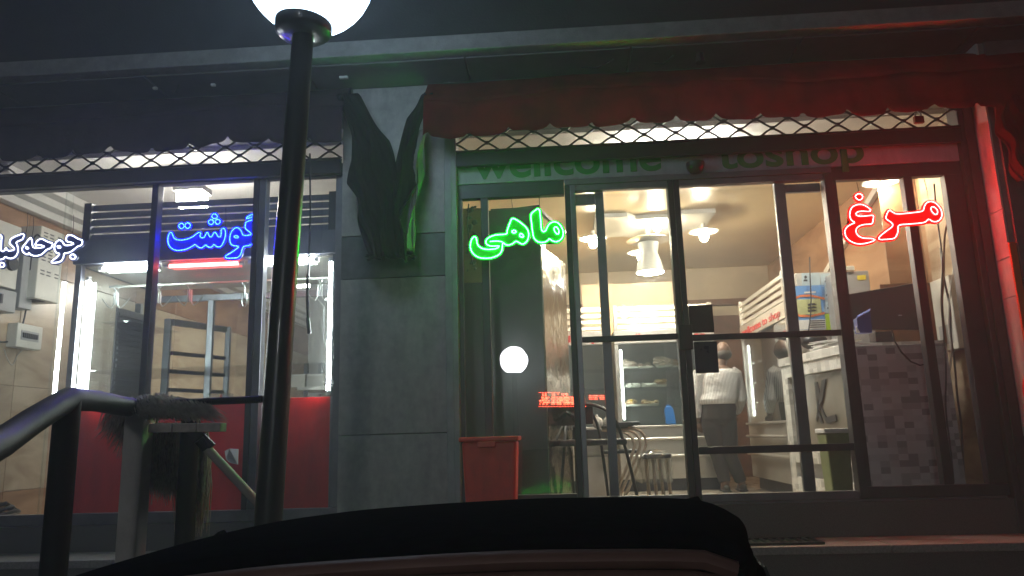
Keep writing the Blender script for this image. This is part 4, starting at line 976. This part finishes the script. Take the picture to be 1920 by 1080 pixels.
def lg(pts): return [onside(1380+x/4.5, 560+y/4.5) for x, y in pts]
lgo = MB()
for pts in ([(662, 708), (690, 702), (712, 800), (705, 860), (690, 830)], [(728, 690), (762, 676), (735, 850), (712, 905), (702, 880)], [(672, 760), (684, 755), (694, 830), (702, 930), (742, 1050), (722, 1056), (690, 960), (682, 850)], [(700, 900), (716, 910), (690, 1035), (676, 1020)], [(716, 905), (728, 925), (765, 1000), (845, 978), (852, 1030), (772, 1055), (744, 1010)]):
    lgo.prism(lg(pts), nl*.006)
part('logo', lgo, 'ink', ct)
# things on and around the counter
mn = thing('monitor', 'black monitor seen from behind on the counter', 'monitor', (2.55, .62, .603))
part('panel', MB().prism([P(1586, 552, .6), P(1722, 529, .6), P(1742, 618, .6), P(1600, 618, .6)], (0, .05, 0)), 'tv', mn, bev=.008)
part('stand', MB().box(2.48, 2.62, .60, .72, .603, .72), 'tv', mn, bev=.004)
part('badge', MB().lathe([(.014, 0), (.012, .006)], P(1688, 592, .592), 14), 'steel', mn)
bb = thing('blue_carton', 'dark blue cardboard box standing in front of the black monitor', 'box', P(1622, 625, .42))
pts = [P(1606, 597, .42), P(1632, 583, .42), P(1636, 624, .42), P(1610, 624, .42)]
part('body', MB().prism(pts, (0, .07, 0)), 'navy', bb, bev=.003)
part('flap', MB().prism([P(1606, 596.5, .42), P(1631.5, 582.5, .42), P(1632, 579, .49), P(1608, 592, .49)], (0, 0, .003)), mat('light_blue_flap', (.12, .16, .42), .5), bb)
part('label_corner', MB().prism([P(1605, 610, .415), P(1613, 624, .415), P(1605, 624, .415)], (0, .003, 0)), 'paper', bb)
single('monitor_cable', MB().tube([P(1672, 618, .24), P(1678, 640, .24), P(1690, 660, .235), P(1708, 678, .235), P(1725, 685, .235), P(1738, 682, .235)], .006, 6), 'blackpl', 'black cable looping down the mosaic front of the counter', 'cable', smooth=True)
sk = thing('paper_sack', 'cream paper sack standing at the end of the counter', 'sack', (2.05, 1.3, .606))
mb = MB().ball((2.10, 1.33, .72), .12, 14, .8, .7, 1.0)
part('sack', mb, 'dirty', sk, smooth=True)
part('fold', MB().box(2.03, 2.18, 1.25, 1.40, .80, .83), 'paper', sk, bev=.008)
for i, (px, py, an, lab) in enumerate(((1562, 668, .1, 'loose white papers stacked on the counter'), (1580, 660, .5, 'folded paper lying on the loose white papers'))):
    a = P(px, py, .9)
    mb = MB(); rr = random.Random(i+5)
    for j in range(4):
        c_, s_ = math.cos(an+rr.uniform(-.3, .3)), math.sin(an+rr.uniform(-.3, .3)); z = .606+.012*j+.05*i
        mb.prism([(2.24+.05*i+u*c_-v*s_, .85+.1*i+u*s_+v*c_, z+.02*u) for u, v in ((-.11, -.15), (.11, -.15), (.11, .15), (-.11, .15))], (0, 0, .006))
    single('papers', mb, 'paper', lab, 'papers')
single('black_bag', MB().ball((2.22, 1.25, .73), .10, 12, 1.2, .9, .75), 'blackpl', 'black bag lying behind the papers on the counter', 'bag', smooth=True)
gbn = thing('lime_bin', 'lime green waste bin with a white liner beside the counter', 'waste bin', (2.0, .3, FL))
xa, xb = P(1541, 830, .3).x, P(1602, 830, .3).x
part('body', tap(xa, xb-.06, .20, .40, FL+.002, P(1570, 812, .25).z, .02), 'green_pl', gbn, bev=.012)
part('liner', MB().box(xa-.008, xb-.052, .192, .408, P(1570, 812, .25).z+.001, P(1570, 803, .25).z), 'paper', gbn, bev=.006)
# cables and gear in the right window bay
cr = random.Random(11)
for i, (x0_, x1_, lab) in enumerate(((1752, 1786, 'thick black cable running down the right window bay'), (1778, 1758, 'brown cable crossing in the right window bay'), (1790, 1772, 'thin cable looped beside the right window post'), (1764, 1800, 'long cable dropping to the floor of the right window bay'))):
    pts = []
    for j in range(9):
        f = j/8; y_ = 345+i*40+f*(560-i*40)
        pts.append(P(x0_+(x1_-x0_)*f+cr.uniform(-9, 9)+f*i*4, y_, .22+.05*i))
    single('bay_cable', MB().tube(smoothline(pts, False, 2), .006+.0015*(i % 2), 6), ('blackpl', 'brown', 'elbox', 'blackpl')[i], lab, 'cable', smooth=True)
wbx = thing('wall_unit', 'white metal unit on the wall of the right window bay', 'wall unit', (3.0, .5, .5))
part('body', MB().box(3.02, 3.118, .45, .75, .55, 1.12), 'elbox', wbx, bev=.006)
part('side_grille', MB().box(3.018, 3.0195, .50, .70, .6, .75), 'grbox', wbx)
single('trunking', MB().obox((3.09, 3.2, 1.72), (3.09, 1.3, 2.31), .045, .07), 'white', 'white cable trunking slanting up the right wall behind the red letters', 'trunking', bev=.003)
single('backing_board', MB().box(2.70, 3.11, .92, .95, FL, 1.15), 'brown', 'brown board closing the back of the right window bay', 'board')
single('backing_board', MB().box(2.80, 3.11, .955, .97, 1.16, 2.3), 'marbr', 'cream board high at the back of the right window bay', 'board')

# ================================================================== DARK FRIDGE AND DUCT BEHIND THE LEFT SIDE LIGHT
df = thing('dark_fridge', 'tall dark cabinet with a wavy polished side behind the left side light', 'tall cabinet', (-.25, 1.0, FL))
fp = [(-.53, .62), (-.115, .62), (-.09, 1.50), (-.50, 1.55)]
zt = P(1000, 388, .62).z
part('body', MB().prism([(x, y, FL+.002) for x, y in fp], (0, 0, zt-FL)), mat('dark_olive_enamel', (.055, .075, .06), .3), df, bev=.006)
part('door_edge', MB().box(-.545, -.12, .60, .618, FL+.05, zt-.02), mat('dark_enamel_door', (.045, .06, .05), .22), df, bev=.004)
q0 = P(1016, 462, .66); q1 = P(1059, 494, 1.25)
part('polished_side', MB().prism([(q0.x, .64, FL+.04), (q1.x, 1.2, FL+.04), (q1.x, 1.2, P(1059, 494, 1.2).z), (q0.x, .64, P(1016, 462, .64).z)], (-.012, .006, 0)), 'chrome', df)
part('top_frame', MB().obox((q0.x-.02, .63, zt-.02), (q1.x+.02, 1.3, zt-.06), .03, .03), 'steel', df)
a = P(932, 425, .8); 
single('duct_pipe', MB().tube([P(929, 470, .8), P(929, 432, .8), P(935, 420, .8), P(962, 408, .8), P(964, 395, .8), P(975, 391, .8), P(1012, 386, .8)], .012, 8), 'blackpl', 'bent black pipe above the tall dark cabinet', 'pipe', smooth=True)
single('dark_board', MB().box(-.80, -.56, .50, .53, FL, 1.22), mat('dark_green_board', (.03, .04, .032), .35), 'dark board standing behind the narrow pane above the red bin', 'board')
single('green_glow_board', MB().box(-.80, -.56, .50, .53, 1.225, 1.85), mat('green_glow_olive', (.17, .17, .06), .5), 'added olive board carrying the green glow on the wall, above the dark board behind the leafy garland', 'board')  # added board; the sign's green glow on cream wall is put into its colour
vn = MB(); vr = random.Random(2)
for i in range(26):
    a = P(880+vr.uniform(-6, 12), 385+i*5+vr.uniform(-3, 3), .14+vr.uniform(0, .05))
    vn.ball(a, vr.uniform(.007, .02), 6, vr.uniform(.6, 1.6), .5, vr.uniform(.5, 1.4))
vn.tube([P(879, 382, .15), P(876, 420, .15), P(880, 460, .15), P(888, 500, .15)], .006, 6)
single('garland', vn, mat('garland_leaves', (.03, .08, .02), .6), 'dark leafy garland hanging in the corner of the left side light', 'garland')

# ================================================================== MIRRORED TICKER (glowing dots added in place of a sign's reflection in the glass)
tk = thing('ticker_reflection', 'red dots imitating the reflection of a scrolling sign above the black chair', 'reflection', (P(1075, 760, .55).x, .55, P(1075, 762, .55).z))
part('backing', MB().box(P(1009, 750, .55).x, P(1138, 750, .55).x, .556, .560, P(1075, 764, .55).z, P(1075, 736, .55).z), 'cglass', tk)
mb = MB(); tr = random.Random(9)
for i in range(44):
    px = 1011+i*2.9
    for py in ((736, 762) if px < 1050 else (762,) if px < 1100 else ()): mb.octa(P(px, py, .55), .0035)
for i in range(760):
    g_ = tr.choice([(1012, 1030), (1034, 1066), (1036, 1094), (1048, 1082), (1034, 1090), (1050, 1096), (1104, 1132)])
    px = tr.uniform(*g_); 
    if int(px/4.5) % 3 == 0 and tr.random() < .75: continue
    lo = 741 if px < 1100 else 744
    row = tr.randrange(7 if px < 1100 else 3)
    if px < 1100 and row < 2 and math.sin(px*.31)+math.sin(px*.83) < .2: continue
    mb.octa(P(px, lo-2+3.1*row, .55), .0055 if px < 1100 else .004)
part('lamp_dots', mb, 'tick_refl', tk, kind='stuff', recalc=False)

# ================================================================== CHAIRS, TABLE
ch = thing('armchair', 'black chair with an arched arm standing close to the glass', 'chair', (P(1115, 925, .95).x, .95, FL))
bk = [P(1031, 760, 1.05), P(1050, 754, 1.1), P(1080, 753, 1.12), P(1112, 759, 1.02), P(1113, 795, 1.0), P(1080, 797, 1.08), P(1044, 802, 1.03)]
part('backrest', MB().prism(bk, (0, .035, 0)), 'blackpl', ch, bev=.012)
part('arm', MB().tube(smoothline([P(1070, 757, 1.1), P(1100, 757, .85), P(1128, 763, .8), P(1148, 777, .8), P(1162, 805, .8), P(1176, 850, .8), P(1198, 945, .8)], False, 2), .014, 8), 'blackpl', ch, smooth=True)
part('arm', MB().tube(smoothline([P(1100, 760, 1.1), P(1112, 778, 1.15), P(1122, 800, 1.18), P(1130, 850, 1.2), P(1142, 940, 1.2)], False, 2), .013, 8), 'blackpl', ch, smooth=True)
zs = P(1100, 836, .8).z
part('seat', MB().prism([(P(1049, 830, .8).x, .78, zs), (P(1176, 830, .8).x, .78, zs), (P(1168, 830, 1.2).x, 1.22, zs), (P(1052, 830, 1.2).x, 1.22, zs)], (0, 0, .05)), 'blackpl', ch, bev=.015)
part('leg', MB().tube([P(1061, 800, 1.0), P(1057, 850, .8), (P(1046, 925, .8).x, .8, FL+.002)], .013, 8), 'blackpl', ch, smooth=True)
part('leg', MB().tube([P(1076, 800, 1.1), P(1080, 850, 1.2), (P(1082, 925, 1.2).x, 1.22, FL+.002)], .013, 8), 'blackpl', ch, smooth=True)
def tubechair(dx, lab):
    o = P(1168, 930, 1.55); 
    t = thing('stacked_chair', lab, 'chair', (o.x+dx, 1.75, FL), group='stacked beige tube chairs')
    for Y in (1.55, 1.95):
        pts = [P(1150, 800, Y), P(1182, 801, Y), P(1203, 808, Y), P(1212, 824, Y), P(1211, 838, Y), P(1203, 856, Y), P(1188, 892, Y)]
        pts = [p+Vector((dx, 0, dx*.25)) for p in smoothline(pts, False, 2)]
        e = P(1166, 935, Y); pts.append(Vector((e.x+dx, Y, FL+.015)))
        part('side_frame', MB().tube(pts, .013, 8), 'tube_tan', t, smooth=True)
    a = P(1150, 800, 1.55); c = P(1200, 800, 1.55)
    part('arm_pad', MB().box(a.x+dx, c.x+dx, 1.52, 1.58, a.z+.012+dx*.25, a.z+.04+dx*.25), 'blackpl', t, bev=.01)
    z = P(1180, 850, 1.55).z
    part('seat', MB().box(a.x+dx+.0, c.x+dx-.02, 1.56, 1.94, z, z+.03), 'blackpl', t, bev=.01)
    return t
tubechair(0, 'stacked beige tube chair, outermost of the stack behind the black chair'); tubechair(-.055, 'stacked beige tube chair, middle of the stack behind the black chair'); tubechair(-.11, 'stacked beige tube chair, innermost of the stack behind the black chair')
so_ = thing('stool', 'low beige stool wrapped in a clear plastic bag', 'stool', (P(1232, 925, 1.2).x, 1.25, FL))
a = P(1207, 856, 1.15); c = P(1258, 856, 1.15)
part('seat', MB().box(a.x, c.x, 1.12, 1.42, a.z-.02, a.z+.02), 'dark', so_, bev=.008)
for px, pb in ((1211, 1218), (1224, 1232), (1236, 1245), (1249, 1259)):
    q = P(px, 860, 1.2); r_ = P(pb, 930, 1.2)
    part('leg', MB().tube([(q.x, 1.2, a.z-.02), (r_.x, 1.2, FL+.002)], .015, 8), 'tube_tan', so_, smooth=True)
def bagfn(u, v):
    an = u*2*math.pi; cx = (a.x+c.x)/2-.02; rx = .14+.02*math.sin(an*5+v*6)+.012*math.sin(an*9); z = a.z+.05-.27*v
    k_ = min(1, v*5)**.5
    return (cx+rx*k_*math.cos(an), 1.26+.17*k_*math.sin(an)+.01*math.sin(an*7), z+.012*math.sin(an*6+v*9))
single('plastic_bag', MB().grid(bagfn, 48, 14), 'bag', 'clear plastic bag pulled over the low beige stool', 'plastic bag', smooth=True, recalc=False)
gt = thing('side_table', 'small glass topped table behind the black chair', 'table', (P(1112, 858, 1.7).x, 1.75, FL))
a = P(1074, 856, 1.6); c = P(1150, 856, 1.6)
part('tabletop', MB().box(a.x, c.x, 1.6, 2.0, a.z-.01, a.z+.002), 'mglass', gt)
for x, y in ((a.x+.02, 1.62), (c.x-.02, 1.62), (a.x+.02, 1.96), (c.x-.02, 1.96)): part('leg', MB().tube([(x, y, a.z-.011), (x+.05, y, FL+.002)], .011, 8), 'bright', gt, smooth=True)
dk = thing('dark_crate', 'dark crate between the black chair and the stacked chairs', 'crate', (P(1112, 812, 2.1).x, 2.3, FL))
a = P(1072, 806, 2.1); c = P(1152, 806, 2.1)
part('body', MB().box(a.x, c.x, 2.1, 2.5, P(1110, 835, 2.1).z, a.z), 'tv', dk, bev=.008)
part('stand', MB().box(a.x+.05, c.x-.05, 2.15, 2.45, FL+.002, P(1110, 835, 2.1).z-.002), 'bright', dk)
for px, lab in ((1121, 'left white sack on the dark crate'), (1141, 'right white sack on the dark crate')):
    q = P(px, 790, 2.25)
    s_ = MB().ball((q.x, 2.28, a.z+.062), .06, 12, .95, .9, 1.0); s_.tube([(q.x-.004, 2.28, a.z+.11), (q.x-.012, 2.28, a.z+.145)], [.022, .012], 8)
    single('sack', s_, 'garlic', lab, 'sack', smooth=True)

# ================================================================== THE MAN (seen from behind)
MX, MY = P(1347, 760, 3.0).x, 3.0
man = thing('person', 'balding man in a striped shirt seen from behind in front of the fridge', 'person', (MX, MY, FL))
H = P(1352, 640, 3.0).z-FL
def ell(mb, st, n=18):
    k = len(mb.v)
    for (x, y, z, rx, ry) in st:
        for j in range(n):
            t = 2*math.pi*j/n; mb.v.append(Vector((x+rx*math.cos(t), y+ry*math.sin(t), z)))
    for i in range(len(st)-1):
        for j in range(n):
            q = (j+1) % n; mb.f.append((k+i*n+j, k+i*n+q, k+(i+1)*n+q, k+(i+1)*n+j))
    mb.f.append(tuple(k+j for j in reversed(range(n)))); mb.f.append(tuple(k+(len(st)-1)*n+j for j in range(n)))
def remesh(o, v, sm=3):
    q = o.modifiers.new('remesh', 'REMESH'); q.mode = 'VOXEL'; q.voxel_size = v; q.use_smooth_shade = True
    q = o.modifiers.new('smooth', 'SMOOTH'); q.iterations = sm; q.factor = .5
pm = lambda px, py, dy=0.: P(px, py, MY+dy)
hd = pm(1356, 660); nk = pm(1352, 690, -.02); shL = pm(1313, 702); shR = pm(1377, 702); elL = pm(1303, 748, .02); elR = pm(1390, 746, .04)
wrL = pm(1311, 790, .08); wrR = pm(1378, 778, .25)
wst = pm(1347, 752); plv = pm(1347, 785); hpL = pm(1336, 800); hpR = pm(1362, 800)
knL = pm(1347, 858, .03); knR = pm(1370, 858, .0); anL = pm(1360, 905, -.04); anR = pm(1391, 905, .03)
anL.z = anR.z = FL+.085
def torso(g):
    st = []
    for f, rx, ry in ((0, .165, .125), (.12, .168, .128), (.28, .165, .122), (.5, .178, .125), (.72, .195, .122), (.88, .185, .11), (.97, .13, .085), (1.03, .07, .065)):
        p = plv.lerp(nk, f); st.append((p.x+.004*math.sin(f*4), p.y-.015*math.sin(f*3), p.z, rx+g, ry+g))
    return st
def legs(mb, g, stop=1.0):
    for h_, k_, a_ in ((hpL, knL, anL), (hpR, knR, anR)):
        mb.tube([h_+Vector((0, 0, .06)), h_, h_.lerp(k_, .5), k_, k_.lerp(a_, .35), k_.lerp(a_, stop)], [.095+g, .098+g, .08+g, .06+g, .058+g, (.045 if stop > .9 else .05)+g], 14)
def arms(mb, g, stop=1.0):
    for s_, e_, w_ in ((shL, elL, wrL), (shR, elR, wrR)):
        mb.tube([s_+(nk-s_)*.25, s_, s_.lerp(e_, .5), e_, e_.lerp(w_, .5*stop), e_.lerp(w_, stop)], [.06+g, .062+g, .05+g, .044+g, .041+g, .031+g], 12)
bd = MB(); ell(bd, torso(0)); legs(bd, 0); arms(bd, 0)
bd.tube([nk+Vector((0, 0, -.05)), nk+Vector((0, 0, .02)), hd+Vector((0, -.005, -.04))], [.062, .056, .055], 14)
bd.ball(hd+Vector((0, 0, .005)), .098, 18, .80, 1.0, 1.12)
bd.ball(hd+Vector((0, .045, -.055)), .055, 12, .95, .9, .9)
bd.ball(hd+Vector((0, .103, -.02)), .016, 8, .8, 1.3, 1.3)
for s_ in (-1, 1):
    bd.ball(hd+Vector((s_*.080, .0, -.015)), .024, 10, .45, .8, 1.25)
for w_, e_, s_ in ((wrL, elL, 1), (wrR, elR, -1)):
    d = (w_-e_).normalized(); pc = w_+d*.045
    sd = d.cross(Vector((0, 1, 0))).normalized()
    bd.ball(pc, .042, 10, .75, .55, 1.0)
    for i, L in enumerate((.060, .072, .068, .052)):
        f0 = pc+sd*(.030-.02*i)*.9+d*.025; f1 = f0+d*L*.5+Vector((0, .006, 0)); f2 = f1+d*L*.35+Vector((s_*.012, .016, 0))
        bd.tube([f0-d*.02, f0, f1, f2], [.0095, .0095, .0085, .0065], 7)
    bd.tube([pc+sd*.03-d*.02, pc+sd*.05+d*.01+Vector((0, .01, 0)), pc+sd*.048+d*.04+Vector((0, .02, 0))], [.012, .011, .008], 7)
for a_ in (anL, anR):
    bd.tube([a_, Vector((a_.x, a_.y, FL+.05)), Vector((a_.x+.012, a_.y+.12, FL+.035))], [.042, .045, .035], 10)
o = part('body', bd, 'skin', man, smooth=True); remesh(o, .0075, 2)
shirt = mat('striped_shirt', (.6, .57, .57), .8, var=0)
n_ = shirt.node_tree.nodes; l_ = shirt.node_tree.links
tc = n_.new('ShaderNodeTexCoord'); sx = n_.new('ShaderNodeSeparateXYZ'); l_.new(tc.outputs['Object'], sx.inputs[0])
mm_ = n_.new('ShaderNodeMath'); mm_.operation = 'MULTIPLY'; mm_.inputs[1].default_value = 2*math.pi/.015; l_.new(sx.outputs['X'], mm_.inputs[0])
sn = n_.new('ShaderNodeMath'); sn.operation = 'SINE'; l_.new(mm_.outputs[0], sn.inputs[0])
ra = n_.new('ShaderNodeValToRGB'); ra.color_ramp.elements[0].position = .2; ra.color_ramp.elements[0].color = (.88, .86, .84, 1)
ra.color_ramp.elements[1].position = .75; ra.color_ramp.elements[1].color = (.30, .27, .29, 1); l_.new(sn.outputs[0], ra.inputs['Fac'])
l_.new(ra.outputs[0], n_['Principled BSDF'].inputs['Base Color'])
nb = n_.new('ShaderNodeTexNoise'); nb.inputs['Scale'].default_value = 11; l_.new(tc.outputs['Object'], nb.inputs['Vector'])
bp = n_.new('ShaderNodeBump'); bp.inputs['Strength'].default_value = .7; bp.inputs['Distance'].default_value = .03; l_.new(nb.outputs['Fac'], bp.inputs['Height']); l_.new(bp.outputs[0], n_['Principled BSDF'].inputs['Normal'])
sh = MB(); st = torso(.016); st[0] = (wst.x, wst.y, wst.z-.035, .190, .154); st[1] = (wst.x, wst.y-.008, wst.z+.015, .212, .170); st = st[:2]+[q for q in st[2:-1] if q[2] > wst.z+.05]
st.append((nk.x, nk.y, nk.z-.012, .075, .072)); ell(sh, st); arms(sh, .022, .80)
o = part('shirt', sh, shirt, man, smooth=True); remesh(o, .010, 2)
part('collar', MB().lathe([(.066, 0), (.07, .03), (.060, .034)], (nk.x, nk.y+.002, nk.z-.02), 18), 'paper', man, smooth=True)
tr_ = MB(); ell(tr_, [(plv.x, plv.y, plv.z-.07, .15, .12), (plv.x, plv.y, plv.z, .188, .150), (wst.x, wst.y, wst.z-.08, .184, .147), (wst.x, wst.y, wst.z-.01, .182, .146)]); legs(tr_, .017, .93)
o = part('trousers', tr_, 'trouser', man, smooth=True); remesh(o, .010, 2)
hb = MB()
hb.ball(hd+Vector((0, -.016, -.030)), .101, 18, .85, .98, .66)
hr_ = part('hair', hb, 'hair', man, smooth=True)
for a_ in (anL, anR):
    s2 = MB(); s2.ball(Vector((a_.x+.006, a_.y+.045, FL+.045)), .05, 12, .95, 2.5, .9); s2.box(a_.x-.042, a_.x+.05, a_.y-.06, a_.y+.16, FL+.002, FL+.022)
    o = part('shoe', s2, 'shoe', man, smooth=True); remesh(o, .007, 3)
for s_ in (-1, 1): part('eye', MB().ball(hd+Vector((s_*.032, .088, .005)), .011, 8), 'white', man, smooth=True)

# ================================================================== PARKED CAR (only its roof and window frame are in the picture)
car = thing('parked_car', 'dark parked hatchback in the foreground with its roof cutting the bottom of the view', 'car', (-.75, -3.45, -1.65))
tab = [(-2.2, -.74), (-1.75, -.60), (-1.45, -.42), (-1.15, -.290), (-.95, -.240), (-.77, -.205), (-.55, -.182), (-.35, -.172), (-.08, -.163), (.2, -.166), (.36, -.176), (.47, -.190)]
def zt_(x):
    if x <= tab[0][0]: return tab[0][1]
    for (a, za), (b2, zb2) in zip(tab, tab[1:]):
        if x <= b2: f = (x-a)/(b2-a); return za+(zb2-za)*f
    return tab[-1][1]
def zs_(x): return (zt_(x-.06)+2*zt_(x)+zt_(x+.06))/4-.016
YN, YF, YC = -3.98, -2.92, -3.45
def roof(u, v):
    xe = .315+.125*math.sin(min(1, v*1.25)*math.pi/2); x = -1.2+(xe+1.2)*u
    y = YN+(YF-YN)*v; q = 2*v-1
    zc = zs_(x); z = zc-(.010 if q < 0 else .068)*q*q - .004*abs(q)**8
    z -= .03*max(0, (u-.94)/.06)**2
    return (x, y, z)
part('roof', MB().grid(roof, 60, 24), 'car', car, smooth=True, solid=.03, recalc=False)
def edge(f0, f1, v, dz, dy, n=24): return [Vector(roof(f0+(f1-f0)*i/n, v))+Vector((0, dy, dz)) for i in range(n+1)]
sp_ = [Vector(roof(1, v/10))+Vector((-.012, 0, -.035)) for v in range(11)]
part('spoiler', MB().tube(sp_, [.02]+[.03]*9+[.02], 10), 'car', car, smooth=True)
part('drip_rail', MB().tube(edge(.12, .985, 0, -.026, -.022), .018, 8), 'trim', car, smooth=True)
part('drip_rail', MB().tube(edge(.12, .985, 1, -.036, .012), .016, 8), 'trim', car, smooth=True)
e = edge(.12, .97, 0, -.058, -.036)
part('window_frame', MB().tube(e, .017, 8), 'trim', car, smooth=True)
def pane(u, v):
    p = e[int(u*(len(e)-1))]; return (p.x, p.y-.13*v, p.z-.02+(-.74-p.z)*v)
part('side_window', MB().grid(pane, 24, 6), 'carglass', car, smooth=True, solid=.006, recalc=False)
a = e[-1]
part('pillar', MB().obox((a.x-.01, a.y-.005, a.z+.01), (a.x-.20, a.y-.14, -.74), .075, .03, up=(0, 1, 0)), 'trim', car, bev=.006)
part('pillar', MB().obox((a.x-.07, a.y-.012, a.z-.01), (a.x-.26, a.y-.15, -.74), .03, .02, up=(0, 1, 0)), 'rubber', car, bev=.004)
prof = [(-2.75, -1.42), (-2.8, -1.1), (-2.7, -.88), (-2.1, -.76), (-1.7, -.72), (.55, -.70), (.72, -.95), (.74, -1.35), (.6, -1.45), (-2.6, -1.45)]
part('body_shell', MB().prism([(x, -4.22, z) for x, z in prof], (0, 1.56, 0)), 'car', car, bev=.06)
for (x0, z0, x1, z1, y0, y1) in ((-1.68, -.715, -1.12, -.30, -4.12, -4.0), (-1.68, -.715, -1.12, -.30, -2.75, -2.9), (.5, -.70, .40, -.215, -2.75, -2.93), (-.55, -.70, -.5, -.29, -2.74, -2.90)):
    part('pillar', MB().obox((x0, y0, z0), (x1, y1, z1), .05, .04, up=(0, 1, 0)), 'car', car, bev=.006)
part('windscreen', MB().add([(-1.70, -4.05, -.71), (-1.70, -2.82, -.71), (-1.14, -2.95, -.30), (-1.14, -3.95, -.30)], [(0, 1, 2, 3)]), 'carglass', car, solid=.006)
part('rear_window', MB().add([(.50, -4.0, -.69), (.50, -2.9, -.69), (.42, -2.97, -.25), (.36, -3.93, -.25)], [(0, 1, 2, 3)]), 'carglass', car, solid=.006)
part('side_window', MB().add([(-1.6, -2.72, -.71), (.48, -2.72, -.69), (.40, -2.89, -.24), (-1.1, -2.90, -.33)], [(0, 1, 2, 3)]), 'carglass', car, solid=.006)
for x in (-2.15, .15):
    for y in (-4.24, -2.82):
        wv = part('wheel', MB().tube([(x, y, -1.35), (x, y+.18, -1.35)], .30, 24), 'rubber', car, bev=.03)
        part('rim', MB().tube([(x, y-.012, -1.35), (x, y+.192, -1.35)], .19, 20), 'steel', wv, bev=.01)
for y in (-4.1, -2.85): part('headlight', MB().box(-2.80, -2.70, y-.12, y+.12, -1.02, -.92), 'bright', car, bev=.02)

# ================================================================== HAZE (added volume imitating lens glow round the lamps, no real mist)
hz = bpy.data.materials.new('glow_haze'); hz.use_nodes = True
n_ = hz.node_tree.nodes; n_.clear(); o_ = n_.new('ShaderNodeOutputMaterial'); pv = n_.new('ShaderNodeVolumePrincipled')
pv.inputs['Color'].default_value = (.85, .9, 1, 1); pv.inputs['Density'].default_value = HAZE; pv.inputs['Anisotropy'].default_value = .3
hz.node_tree.links.new(pv.outputs[0], o_.inputs['Volume'])
M['glow_haze'] = hz
single('glow_haze', MB().box(-125, 125, -125, 125, -2.9, 7.4), 'glow_haze', None, None, kind='stuff')
